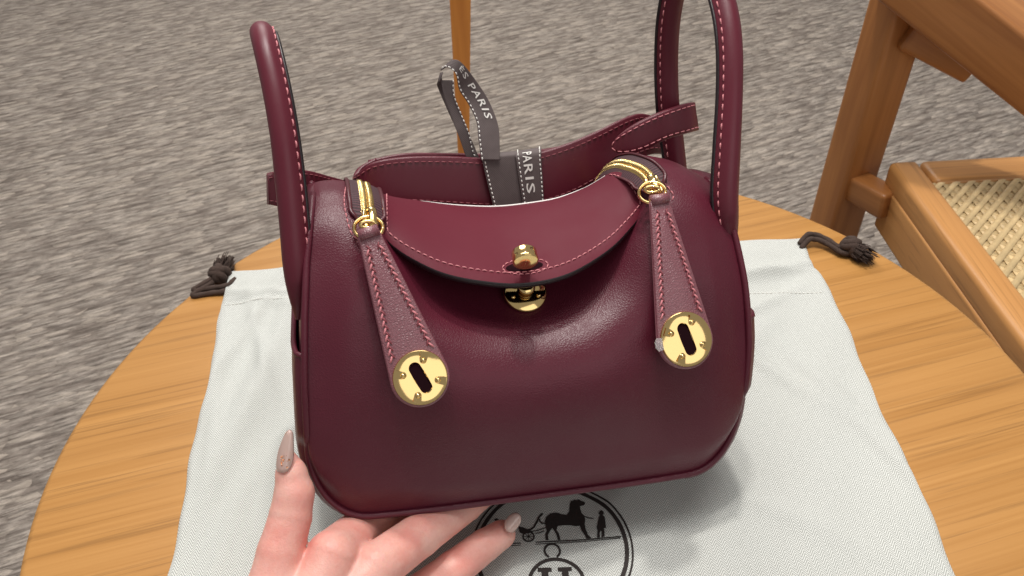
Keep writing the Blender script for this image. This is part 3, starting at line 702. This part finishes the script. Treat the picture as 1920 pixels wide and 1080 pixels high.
# zip pulls -----------------------------------------------------------
def pull(top, ctr, topw, rpx, ty, cy, film=False):
    """top (px,py) middle of the upper end, ctr disc centre, ty/cy bag depths"""
    A0, C0 = La(*top, ty), La(*ctr, cy)
    ey = A0-C0; Lg = np.linalg.norm(ey); ey /= Lg
    view = np.array(CL)-C0; view /= np.linalg.norm(view)
    ex = np.array((1, 0, 0.)); n = np.cross(ex, ey); n = n if n[1] < 0 else -n; n = n/np.linalg.norm(n)
    # tilt the tab a little toward the lens side
    ex = np.cross(ey, n); ex /= np.linalg.norm(ex); ex = ex if ex[0] > 0 else -ex
    rd = rpx/F*abs(np.dot(C0-np.array(CL), np.array(MB.transposed() @ fw)))
    tw = topw/F*abs(np.dot(A0-np.array(CL), np.array(MB.transposed() @ fw)))/2
    ro = rd*1.075
    be = math.asin(max(-1, min(1, (ro-tw)/Lg)))
    poly = [(-tw, Lg-.0004), (-tw*.8, Lg), (tw*.8, Lg), (tw, Lg-.0004)]
    poly += [(ro*math.cos(a), ro*math.sin(a)) for a in np.linspace(be, -math.pi-be, 48)]
    # subdivide straight sides
    pl_ = []
    for a, b_ in zip(poly, poly[1:]+poly[:1]):
        k = max(1, int(math.hypot(a[0]-b_[0], a[1]-b_[1])/.003)); pl_ += [(a[0]+(b_[0]-a[0])*q/k, a[1]+(b_[1]-a[1])*q/k) for q in range(k)]
    pu = empty('zip_pull'); pu.parent = bag
    v, f = prism(pl_, C0, ex, ey, n, .0023, .0005); ob('pull_leather', v, f, M['tab'], pu)
    v, f = prism([(a*1.012, b_*1.001) for a, b_ in pl_], C0-n*.0009, ex, ey, n, .0012, .0003); ob('pull_edge', v, f, M['pull_rim'], pu)
    for s_ in (-1, 1):
        P = [C0+ex*s_*(tw*.58*(q)+(ro*.72)*(1-q))+ey*((Lg-.0045)*q+ro*.80*(1-q)) for q in np.linspace(0, 1, 12)]
        stitch('pull_stitching', P, n, M['thread'], pu, .0025, .0002, .00042, slant=s_*.0006)
        P2 = [p+ex*s_*-.0009+ey*.0013 for p in map(np.array, P)]
        stitch('pull_stitching', P2, n, M['thread_dk'], pu, .0025, .0002, .00036, slant=-s_*.0007)
    # disc with capsule slot
    di = empty('pull_disc'); di.parent = pu
    Kk = 160; rings = []
    an = [2*math.pi*i/Kk for i in range(Kk)]
    sa = .20
    def cap(a, r, hl):      # capsule outline by angle
        c_, s_ = math.cos(a), math.sin(a)
        # ray-capsule intersection
        if abs(c_) > 1e-9 and abs(s_/c_*r) <= hl: return r/abs(c_)
        disc_ = (hl*abs(s_))**2-(hl*hl-r*r); return hl*abs(s_)+math.sqrt(max(0, disc_))
    def pt(a, rr_, h):
        a2 = a+sa
        return C0+ex*rr_*math.cos(a2)+ey*rr_*math.sin(a2)+n*h
    for kind, val, h in (('c', .0, -.0016), ('c', 0, .0007), ('c', .0003, .0010), ('m', .5, .0010), ('o', -.0006, .0010), ('o', -.0002, .0008), ('o', 0, .0003), ('o', 0, -.0012)):
        row = []
        for a in an:
            ci = cap(a, rd*.21, rd*.38)
            if kind == 'c': r_ = ci+val
            elif kind == 'm': r_ = (ci+rd)/2
            else: r_ = rd+val
            row.append(pt(a, r_, h))
        rings.append(row)
    vs = [p for r in rings for p in r]; R = len(rings)
    fs = [(i*Kk+j, i*Kk+(j+1) % Kk, (i+1)*Kk+(j+1) % Kk, (i+1)*Kk+j) for i in range(R-1) for j in range(Kk)]
    d_ = ob('disc_plate', vs, fs, M['gold'], di)
    em = d_.modifiers.new('e', 'EDGE_SPLIT'); em.split_angle = R_(40)
    sl_ = [pt(a, cap(a, rd*.21, rd*.38), .0003) for a in an]; ob('disc_slot', sl_, [tuple(range(Kk))], M['slot'], di, smooth=False)
    for a in (45, 135, 225, 315):
        c_ = pt(R_(a)+.1, rd*.64, .0010)
        v, f = tube([c_+n*-.0002, c_+n*.0003, c_+n*.0003, c_+n*.0005, c_+n*.0009, c_+n*.0010], [.0014, .0013, .0009, .0009, .0006, .0001], ex, 18); ob('screw', v, f, M['gold'], di)
        tri = [pt(R_(a)+.1+q, r_, .00105) for q, r_ in ((-.20, rd*.66), (-.17, rd*.93), (.17, rd*.93), (.20, rd*.66))]
        tri = [p+n*hh for p, hh in zip(tri, (-.0, .0011, .0011, -.0))]
        ob('disc_notch', tri, [(0, 1, 2, 3)], M['gold'], di, smooth=False)
    if film:
        P = [pt(a, rd*r_, h_) for a, r_, h_ in ((math.pi-.22-sa, .99, .0013), (math.pi+.22-sa, .99, .0013), (math.pi+.20-sa, 1.2, .0016), (math.pi+.08-sa, 1.28, .0018), (math.pi-.08-sa, 1.28, .0018), (math.pi-.20-sa, 1.2, .0016))]
        fo = ob('film_tab', P, [tuple(range(6))], M['film'], pu, smooth=False); s_ = fo.modifiers.new('t', 'SOLIDIFY'); s_.thickness = .0003
    # loop of leather over the ring
    v, f = tube([A0-ex*tw*.92-n*.0004, A0+ex*tw*.92-n*.0004], [.0022, .0022], n, 14); ob('pull_loop', v, f, M['tab'], pu)
    return pu
pull((691, 436), (788, 708), 42, 52, .0000, -.0150)
pull((1237, 373), (1286, 636), 38, 52, .0050, -.0140, True)

# handles -------------------------------------------------------------
def handle(pts, inner, name='handle'):
    """pts: (px,py,y,halfwidth px); inner +1 keel toward +x, -1 toward -x"""
    C = []; 
    for p in pts:
        q = La(*p[:3]); dd = abs(np.dot(q-np.array(CL), np.array(MB.transposed() @ fw))); C.append((*q, p[3]*.925/F*dd))
    C = cr(C, 10); P, rad = C[:, :3], C[:, 3]
    hd = empty(name); hd.parent = bag
    fr = frames(P, (inner, 0, 0))
    def sec(i, th):
        a, b_ = math.cos(th), math.sin(th)
        k = max(0, a)**5
        fl = flat_[i]
        return (a*(1-.18*fl)+.16*k, b_*(1-.42*k)*(1-.45*fl))
    n = len(P); flat_ = [max(0, 1-i/16)**1 for i in range(n)]
    flat_ = [max(f_, max(0, 1-(n-1-i)/12)) for i, f_ in enumerate(flat_)]
    v, f = tube(P, rad, (inner, 0, 0), 28, sec); ob('handle_roll', v, f, M['handle'], hd)
    # dark edge of the seam; on the left handle the dark is painted shade
    Q = [P[i]+fr[i][1]*rad[i]*1.13 for i in range(2, n-2)]
    v, f = tube(Q, [.0009]*len(Q), (inner, 0, 0), 8, lambda i, th: (.9*math.cos(th), 1.1*math.sin(th))); ob('seam_edge', v, f, M['edge'], hd)
    # stitches on the lens-facing flank of the seam
    Sg, Sn = [], []
    for i in range(4, n-4):
        th = math.copysign(1, -(fr[i][2][1])) * .62
        b_ = math.sin(th); a = math.cos(th); k = a**5
        p = P[i]+fr[i][1]*rad[i]*(a+.16*k)+fr[i][2]*rad[i]*b_*(1-.42*k)
        nn_ = fr[i][1]*a*.6+fr[i][2]*b_; Sg.append(p); Sn.append(nn_/np.linalg.norm(nn_))
    stitch('handle_stitching', Sg, Sn, M['thread'], hd, .0026, .0014, .00036)
    return hd
handle([(560, 598, .014, 8), (560, 560, .012, 20), (556, 500, .012, 27), (549, 420, .013, 27), (541, 340, .015, 27), (530, 250, .018, 26), (514, 160, .024, 25.5), (497, 85, .033, 25), (491, 62, .045, 24), (497, 85, .058, 22), (512, 150, .068, 21), (528, 250, .074, 20), (536, 330, .077, 19), (545, 400, .079, 18), (552, 460, .078, 12)], 1)
handle([(1372, 476, .014, 9), (1366, 430, .012, 21), (1360, 370, .012, 26), (1364, 280, .014, 26), (1369, 180, .018, 25), (1369, 90, .023, 25), (1360, 20, .030, 25), (1340, -35, .039, 24), (1305, -58, .049, 23.5), (1272, -35, .059, 23), (1256, 30, .067, 22.5), (1251, 110, .073, 22), (1253, 190, .076, 22), (1261, 260, .078, 22), (1270, 330, .079, 20), (1280, 400, .078, 12)], -1)

# ------------------------------------------------------------------ shoulder strap behind the bag
strap = empty('shoulder_strap', mw=BW); tag(strap, 'coiled wide wine red leather strap with pink stitching behind the bag, looped round its handles', 'strap')
def band(pairs, th, m, name, parent, n=10, inset=None, sm_=None, edge=True):
    """pairs: (top px,py, bottom px,py, y)"""
    A_ = cr([La(p[0], p[1], p[4]) for p in pairs], n); B_ = cr([La(p[2], p[3], p[4] if len(p) < 6 else p[5]) for p in pairs], n)
    T = np.gradient((A_+B_)/2, axis=0); Nn = np.cross(T, A_-B_); Nn /= np.linalg.norm(Nn, axis=1)[:, None]
    if Nn[:, 1].mean() > 0: Nn = -Nn
    rows = []
    prof_ = [(0, -.5), (-.0, .0), (.012, .42), (.04, .5), (.25, .53), (.5, .54), (.75, .53), (.96, .5), (.988, .42), (1, 0), (.988, -.42), (.96, -.5), (.5, -.5), (.04, -.5), (.012, -.42)][1:]
    k = len(prof_)
    for i in range(len(A_)): rows.append([B_[i]*(1-a)+A_[i]*a+Nn[i]*th*b_ for a, b_ in prof_])
    vs = [p for r in rows for p in r]; fs = [(i*k+j, i*k+(j+1) % k, (i+1)*k+(j+1) % k, (i+1)*k+j) for i in range(len(rows)-1) for j in range(k)]
    fs += [tuple(range(k)), tuple((len(rows)-1)*k+j for j in reversed(range(k)))]
    o = ob(name, vs, fs, m, parent)
    return o, A_, B_, Nn
def band_st(o, A_, B_, Nn, th, parent, fr_=(.16, .90), m=None, **kw):
    for a in fr_:
        stitch('strap_stitching', B_*(1-a)+A_*a+Nn*th*.52, Nn, m or M['thread_dk'], parent, .0022, .0010, .00026, **kw)
th = .0026
o, A_, B_, Nn = band([(704, 296, 712, 382, .093), (676, 312, 682, 392, .091), (667, 328, 672, 398, .087), (676, 322, 680, 396, .081), (700, 304, 706, 388, .078), (760, 294, 762, 388, .077), (850, 293, 850, 394, .078), (920, 296, 922, 398, .079), (990, 290, 992, 396, .080), (1060, 270, 1064, 376, .081), (1120, 245, 1130, 340, .083), (1170, 221, 1184, 305, .086), (1205, 213, 1220, 290, .089), (1240, 226, 1250, 290, .094)], th, M['strap'], 'strap_band', strap)
band_st(o, A_, B_, Nn, th, strap)
# second layer of the coil, behind
o, A_, B_, Nn = band([(690, 300, 700, 380, .094), (760, 287, 764, 372, .094), (850, 287, 852, 372, .097), (960, 286, 962, 372, .099), (1080, 266, 1084, 350, .101), (1180, 216, 1190, 300, .102)], th, M['strap'], 'strap_band', strap)
# left end with its loop round the handle
o, A_, B_, Nn = band([(508, 328, 510, 384, .0700), (530, 323, 532, 388, .0665), (572, 319, 576, 388, .0665), (620, 331, 622, 396, .080), (664, 343, 668, 398, .093)], th, M['strap'], 'strap_end', strap)
band_st(o, A_, B_, Nn, th, strap)
o, A_, B_, Nn = band([(508, 328, 510, 384, .0700), (505, 326, 506, 384, .080), (512, 322, 514, 380, .091), (560, 318, 562, 380, .094), (600, 325, 602, 380, .092)], th, M['strap'], 'strap_loop', strap)
# right end tab wrapped round the back leg of the handle
o, A_, B_, Nn = band([(1150, 271, 1150, 277, .066), (1156, 258, 1157, 285, .065), (1172, 244, 1176, 288, .063), (1200, 227, 1206, 281, .061), (1240, 209, 1248, 261, .060), (1280, 195, 1290, 249, .062), (1294, 192, 1303, 246, .068)], .0042, M['strap'], 'strap_end', strap, 8)
band_st(o, A_, B_, Nn, .0042, strap, (.12, .88), M['thread'])
o, A_, B_, Nn = band([(1294, 192, 1303, 246, .068), (1298, 192, 1303, 243, .080), (1286, 195, 1290, 240, .092), (1250, 206, 1254, 250, .096), (1215, 220, 1222, 268, .094)], .0028, M['strap'], 'strap_loop', strap, 8)

# ------------------------------------------------------------------ taupe ribbon tied round the strap
rib = empty('woven_ribbon', mw=BW); tag(rib, 'taupe woven ribbon with white dashed borders and white lettering tied round the leather strap', 'ribbon')
M['rb'] = M['ribbon']
def rband(pairs, name, dash=(.08,), side=1, n=12):
    o, A_, B_, Nn = band(pairs, .0005, M['ribbon'], name, rib, n)
    for a in dash: stitch('dashed_border', B_*(1-a)+A_*a+Nn*.0003*side, Nn*side, M['white_print'], rib, .0012, .0009, .00030)
    return A_, B_, Nn
# front band wraps down over the strap: 'top' side = right edge here, running downwards
w1 = rband([(978, 283, 903, 289, .0800), (978, 288, 903, 294, .0748), (979, 300, 905, 306, .0738), (985, 340, 914, 345, .0738), (992, 396, 928, 400, .0742)], 'ribbon_wrap', (.06,))
w2 = rband([(1015, 277, 966, 284, .0798), (1015, 283, 966, 290, .0740), (1015, 300, 968, 305, .0726), (1018, 340, 974, 345, .0726), (1021, 396, 983, 400, .0730)], 'ribbon_wrap', (.10, .93))
w3 = rband([(937, 300, 902, 300, .0725), (937, 275, 897, 262, .0745), (934, 235, 893, 228, .0775), (917, 190, 878, 195, .080), (893, 152, 861, 168, .080), (866, 118, 854, 138, .0775), (850, 112, 838, 126, .079), (836, 122, 826, 132, .083)], 'ribbon_loop', (.06,))
w4 = rband([(851, 150, 826, 150, .085), (852, 178, 833, 180, .0845), (866, 215, 846, 220, .084), (880, 250, 860, 255, .083), (888, 285, 872, 290, .083), (905, 320, 885, 322, .083)], 'ribbon_loop', (.93,))
w5 = rband([(830, 135, 826, 150, .084), (826, 140, 820, 158, .089), (838, 170, 824, 172, .091), (862, 220, 846, 222, .090), (884, 262, 870, 270, .088), (900, 300, 885, 302, .085)], 'ribbon_loop', ())
# lettering: glyph outlines bent on to the ribbon surface
def glyphs(txt):
    cu = bpy.data.curves.new('lettering', 'FONT'); cu.body = txt; cu.size = 1; cu.offset = .010; cu.resolution_u = 2; cu.space_character = 1.15
    o = bpy.data.objects.new('lettering', cu); COL.objects.link(o); dg = bpy.context.evaluated_depsgraph_get(); dg.update()
    me = bpy.data.meshes.new_from_object(o.evaluated_get(dg)); bpy.data.objects.remove(o)
    vs = np.array([v_.co[:] for v_ in me.vertices]); fs = [tuple(p.vertices) for p in me.polygons]
    return vs, fs
def letter(txt, w, s0, s1, a0, a1, flip=False):
    A_, B_, Nn = w; vs, fs = glyphs(txt); x0, x1 = vs[:, 0].min(), vs[:, 0].max(); y1 = vs[:, 1].max(); n = len(A_)-1; out = []
    for x, y, _ in vs:
        t_ = (s0+(s1-s0)*(x-x0)/(x1-x0))*n; i = min(n-1, int(t_)); f_ = t_-i; a = a0+(a1-a0)*y/y1
        p = (B_[i]*(1-a)+A_[i]*a)*(1-f_)+(B_[i+1]*(1-a)+A_[i+1]*a)*f_; out.append(p+Nn[i]*.0006)
    o = ob('lettering', out, fs, M['white_print'], rib, smooth=False, fix=False)
letter('PARIS', w2, .25, .84, .27, .62)
letter('ÈS PARIS', w3, .71, .32, .48, .90)

# ------------------------------------------------------------------ hand
def sdf_cones(ch, X):
    d = None
    for (p, r0), (q, r1) in zip(ch[:-1], ch[1:]):
        p, q = np.array(p), np.array(q); v_ = q-p; L2 = v_@v_
        t_ = np.clip(((X-p)@v_)/L2, 0, 1); e = np.linalg.norm(X-(p+t_[..., None]*v_), axis=-1)-(r0+(r1-r0)*t_)
        d = e if d is None else smin(d, e, .0012)
    return d
def smin(a, b_, k):
    h = np.clip(.5+.5*(b_-a)/k, 0, 1); return b_*(1-h)+a*h-k*h*(1-h)
def HB(px, py, r, g=.0004):            # joint lying just under the base of the bag
    d = MB.transposed() @ ray(px, py); t_ = (-.0028-r-g-CL.z)/d.z; return (tuple(BW @ (CL+d*t_)), r)
def HP(px, py, d, r): return (tuple(dep(px, py, d)), r)
chains = {
 'thumb': [HP(541, 862, .3216, .0036), HP(546, 886, .3214, .0060), HP(552, 925, .321, .0076), HP(543, 975, .320, .0083), HP(526, 1035, .317, .0088), HP(512, 1100, .314, .0098), HP(520, 1200, .310, .0150)],
 'index': [HB(795, 930, .0062), HB(740, 958, .0072), HB(678, 990, .0088), HP(622, 1042, .320, .0098), HP(590, 1120, .314, .0105), HP(570, 1210, .310, .0140)],
 'middle': [HB(930, 905, .0062), HB(870, 948, .0076), HB(786, 1004, .0090), HP(702, 1066, .325, .0098), HP(650, 1130, .318, .0110), HP(600, 1220, .312, .0140)],
 'ring': [HP(940, 1002, .366, .0064), HP(904, 1026, .361, .0073), HP(850, 1068, .352, .0079), HP(780, 1120, .342, .0085), HP(700, 1180, .330, .0100), HP(640, 1240, .322, .0130)],
 'little': [HP(905, 1096, .376, .0052), HP(870, 1116, .372, .0058), HP(820, 1150, .364, .0064), HP(740, 1200, .350, .0080), HP(670, 1260, .338, .0110)]}
palm = [[HP(520, 1200, .310, .0150), HP(540, 1290, .305, .0165), HP(540, 1400, .296, .0190)], [HP(600, 1220, .312, .0140), HP(600, 1300, .308, .0170), HP(560, 1420, .297, .0185)], [HP(680, 1260, .325, .0110), HP(640, 1320, .312, .0150), HP(580, 1430, .298, .0180)],
        [HP(522, 1120, .314, .0085), HP(590, 1110, .316, .0080)]]
allp = np.array([c[0] for ch in list(chains.values())+palm for c in ch]); lo, hi = allp.min(0)-.022, allp.max(0)+.022; h_ = .00095
nx = np.ceil((hi-lo)/h_).astype(int)+1
X = np.stack(np.meshgrid(*[lo[i]+h_*np.arange(nx[i]) for i in range(3)], indexing='ij'), -1)
def crease(d, ch, i, off=0., amt=.0007, w=.0007):
    p = np.array(ch[i][0]); q = np.array(ch[i+1][0]); v_ = (q-p)/np.linalg.norm(q-p); t_ = (X-p)@v_-off
    return d+amt*np.exp(-(t_/w)**2)*(np.linalg.norm(X-p, axis=-1) < .018)
D = None
for nm, ch in chains.items():
    d = sdf_cones(ch, X)
    for i in ((3,) if nm == 'thumb' else (1, 3)):
        if i < len(ch)-1: d = crease(d, ch, i, 0, .0005); d = crease(d, ch, i, .0018, .0003, .0005)
    D = d if D is None else smin(D, d, .0009)
for ch in palm: D = smin(D, sdf_cones(ch, X), .006)
def nets(D):
    s = D < 0; nx_, ny_, nz_ = D.shape
    c = np.zeros((nx_-1, ny_-1, nz_-1), int)
    corner = [(i, j, k) for i in (0, 1) for j in (0, 1) for k in (0, 1)]
    for i, j, k in corner: c += s[i:nx_-1+i, j:ny_-1+j, k:nz_-1+k]
    act = (c > 0) & (c < 8); idx = -np.ones(act.shape, int); ii = np.argwhere(act); idx[act] = np.arange(len(ii))
    acc = np.zeros((len(ii), 3)); cnt = np.zeros(len(ii))
    for a in corner:
        for ax_ in range(3):
            if a[ax_]: continue
            b_ = list(a); b_[ax_] = 1
            da = D[ii[:, 0]+a[0], ii[:, 1]+a[1], ii[:, 2]+a[2]]; db = D[ii[:, 0]+b_[0], ii[:, 1]+b_[1], ii[:, 2]+b_[2]]
            m_ = (da < 0) != (db < 0); t_ = np.where(m_, da/(da-db+1e-20), 0)
            p = np.array(a, float)[None]+np.zeros((len(ii), 3)); p[:, ax_] += t_
            acc[m_] += p[m_]; cnt[m_] += 1
    V = lo+h_*(ii+acc/cnt[:, None]); Fc = []
    for ax_ in range(3):
        sh = [slice(1, -1)]*3; sh[ax_] = slice(0, -1); e0 = s[tuple(sh)]; sh2 = list(sh); sh2[ax_] = slice(1, None); e1 = s[tuple(sh2)]
        e = np.argwhere(e0 != e1); u_, w_ = [q for q in range(3) if q != ax_]
        base = e.copy(); base[:, u_] += 1; base[:, w_] += 1
        q = []
        for du_, dw_ in ((0, 0), (-1, 0), (-1, -1), (0, -1)):
            b2 = base.copy(); b2[:, u_] += du_; b2[:, w_] += dw_; q.append(idx[b2[:, 0], b2[:, 1], b2[:, 2]])
        Fc.append(np.stack(q, 1))
    return V, np.concatenate(Fc)
V, Fc = nets(D)
hand = ob('human_hand', V, [tuple(map(int, q)) for q in Fc], M['skin'])
mo = hand.modifiers.new('s', 'SMOOTH'); mo.factor = .5; mo.iterations = 4
tag(hand, 'bare left hand with long pale nails supporting the lower left corner of the bag', 'hand')
HV = BVHTree.FromPolygons([Vector(p) for p in V], [tuple(map(int, q)) for q in Fc])
def nail(pts, d0, d1, base, bend=.0012):
    """outline px; depth from base to tip"""
    C = cr(pts, 4, True); c = C.mean(0); P = []
    b0 = np.array(base, float); far = max(np.linalg.norm(C-b0, axis=1))
    ax_ = (C[np.argmax(np.linalg.norm(C-b0, axis=1))]-b0)/far; sd = np.array([-ax_[1], ax_[0]]); wmax = max(abs((C-b0)@sd))
    rings = []
    for s_ in (0.02, .35, .6, .8, .93, 1.):
        for p in c+(C-c)*s_:
            t_ = np.linalg.norm(p-b0)/far; w_ = ((p-b0)@sd)/wmax
            rings.append(tuple(dep(p[0], p[1], d0+(d1-d0)*t_-bend*(1-w_*w_)+.0006*(s_ > .99))))
    k = len(C); fs = [(i*k+j, i*k+(j+1) % k, (i+1)*k+(j+1) % k, (i+1)*k+j) for i in range(5) for j in range(k)]+[tuple(range(k))]
    o = ob('fingernail', rings, fs, M['nail'], hand); m_ = o.modifiers.new('t', 'SOLIDIFY'); m_.thickness = .0006; m_.offset = 1
    return o
tn = nail([(521, 880), (521, 862), (526, 840), (534, 820), (542, 808), (547, 813), (548, 836), (548, 858), (544, 874), (533, 885)], .3176, .3178, (533, 886), .0028)
nail([(949, 992), (948, 980), (955, 969), (966, 963), (974, 967), (975, 977), (969, 988), (959, 997)], .3594, .3615, (950, 994), .0010)
nail([(922, 1088), (925, 1074), (934, 1067), (943, 1072), (944, 1086), (936, 1096)], .3700, .372, (930, 1096), .0006)
parts = []
for i in range(26):
    a = rng.random()*6.28; r = rng.random()**.5; p = Vector(dep(534+9*r*math.cos(a), 866+12*r*math.sin(a), .3147)); q = .00025+.0003*rng.random()
    parts.append(tube([p, p+Vector((0, 0, q))], [q, q*.6], (1, 0, 0), 5))
ob('nail_glitter', *joinm(parts), M['glitter'], tn, stuff=True, fix=False)

# ------------------------------------------------------------------ cane chair
SZ = -.040
c0 = gnd(1670, 306, SZ); 
chair = empty('cane_chair', (c0.x+.2, c0.y-.2, FZ)); tag(chair, 'brown teak armchair with woven cane seat beside the table at the upper right', 'chair')
def ch(o): o.parent = chair; o.matrix_parent_inverse = chair.matrix_world.inverted() if False else Matrix.Translation(-Vector(chair.location)); return o
x0, y1_ = c0.x, c0.y+.004; x1, y0_ = x0+.42, y1_-.42
fwid = .024; fth = .024
ro_ = Matrix.Identity(3)
ch(box(Vector((x0+fwid/2, (y0_+y1_)/2, SZ-fth/2)), fwid, y1_-y0_, fth, .006, 'seat_rail', M['teak']))
M['teak_x'] = oak('teak_rail_wood', R_(0), (.60, .300, .100), (.47, .215, .065), 1., .42)
ch(box(Vector(((x0+x1)/2+fwid/2, y1_-fwid*.7, SZ-fth/2-.0006)), x1-x0-fwid-.004, fwid*1.4, fth, .006, 'seat_rail', M['teak_x']))
ch(box(Vector((x1-fwid/2, (y0_+y1_)/2-fwid, SZ-fth/2+.0006)), fwid, y1_-y0_-fwid*3, fth, .006, 'seat_rail', M['teak']))
ch(box(Vector(((x0+x1)/2, y0_+fwid/2, SZ-fth/2-.0008)), x1-x0-fwid*2.1, fwid, fth, .006, 'seat_rail', M['teak_x']))
# darker side apron under the seat edge
ch(box(Vector((x0+.0075, (y0_+y1_)/2, SZ-.020-.021)), .0165, y1_-y0_-.012, .042, .003, 'side_apron', M['teak']))
# woven cane: strands in three directions
parts = []; zx0, zx1, zy0, zy1 = x0+fwid-.003, x0+.30, y1_-fwid*1.4-.20, y1_-fwid*1.4+.003
st = .0125
def strand(a, b_, z, r=.0011, fl=2.4):
    n_ = max(2, int((Vector(b_)-Vector(a)).length/.006)); P = [Vector(a).lerp(Vector(b_), i/n_) for i in range(n_+1)]
    P = [(p.x, p.y, z+.0006*math.sin(i*math.pi)) for i, p in enumerate(P)]
    parts.append(tube([P[0], P[-1]], r, (0, 0, 1), 6, lambda i, th: (.5*math.cos(th), fl*math.sin(th))))
k = int((zy1-zy0)/st)
for i in range(k):
    y = zy1-.004-i*st
    for o2 in (-.0026, .0026): strand((zx0, y+o2, 0), (zx1, y+o2, 0), SZ-.0055, .0010, 3.0)
for i in range(int((zx1-zx0)/st)):
    x = zx0+.004+i*st
    for o2 in (-.0026, .0026): strand((x+o2, zy0, 0), (x+o2, zy1, 0), SZ-.0046, .0010, 3.0)
w_ = zx1-zx0; hh = zy1-zy0
for s_ in (-1, 1):
    q = -hh
    while q < w_:
        a = (q, 0) if s_ > 0 else (q, hh); b_ = (q+hh, hh) if s_ > 0 else (q+hh, 0)
        t0 = max(0, -q/hh); t1 = min(1, (w_-q)/hh)
        if t1 > t0: strand((zx0+a[0]+(b_[0]-a[0])*t0, zy0+a[1]+(b_[1]-a[1])*t0, 0), (zx0+a[0]+(b_[0]-a[0])*t1, zy0+a[1]+(b_[1]-a[1])*t1, 0), SZ-.0038+.0006*s_, .0010, 2.6)
        q += st
v, f = joinm(parts); ch(ob('cane_seat', v, f, M['cane'], None, stuff=True, fix=False))
# added pale sheet standing for the bright highlights in the cane holes
ch(box(Vector((x0+.21, y1_-.21, SZ-.0115)), .37, .37, .004, 0, 'hole_highlight_sheet', simple('pale_hole_highlight', (.85, .82, .76), .7)))
# upright leg, arm rest, stretcher
YL = y1_+.028
lb = aty(1541, 500, YL); lt = aty(1708, -60, YL)
lo_ = lt+(lb-lt)*((FZ-lt.z)/(lb.z-lt.z))
ch(beam('upright_leg', lo_, lt, .037, .031, (1, .35, 0), M['teak_z'], None))
a0 = aty(1690, -75, YL)
a1 = aty(2060, 215, YL-.10)
ch(beam('arm_rest', a0, a1, .044, .055, (0, 0, 1), M['teak_z'], None))
b0 = aty(1700, 40, YL-.006); b1 = aty(1822, 106, YL-.006)
ch(beam('cross_rail', b0, b1, .036, .034, (0, 0, 1), M['teak_z'], None))
ch(beam('rail_block', aty(1600, 345, YL-.01), aty(1672, 385, YL-.05), .024, .022, (0, 0, 1), M['teak_z'], None))

# tapered wooden leg standing on the carpet behind
pb = gnd(872, 345, FZ); pt_ = aty(862, -60, pb.y)
post = empty('wooden_leg', (pb.x, pb.y, FZ)); tag(post, 'slim tapered orange brown wooden leg standing on the carpet behind the ribbon', 'furniture leg')
v, f = tube([(0, 0, 0), (0, 0, .02), tuple(Vector((pt_.x-pb.x, 0, pt_.z-FZ)))], [.0085, .0095, .019], (0, 1, 0), 4, lambda i, th: (1.25*math.cos(th+.785), 1.25*math.sin(th+.785)))
ob('leg_shaft', v, f, M['post'], post, smooth=False)
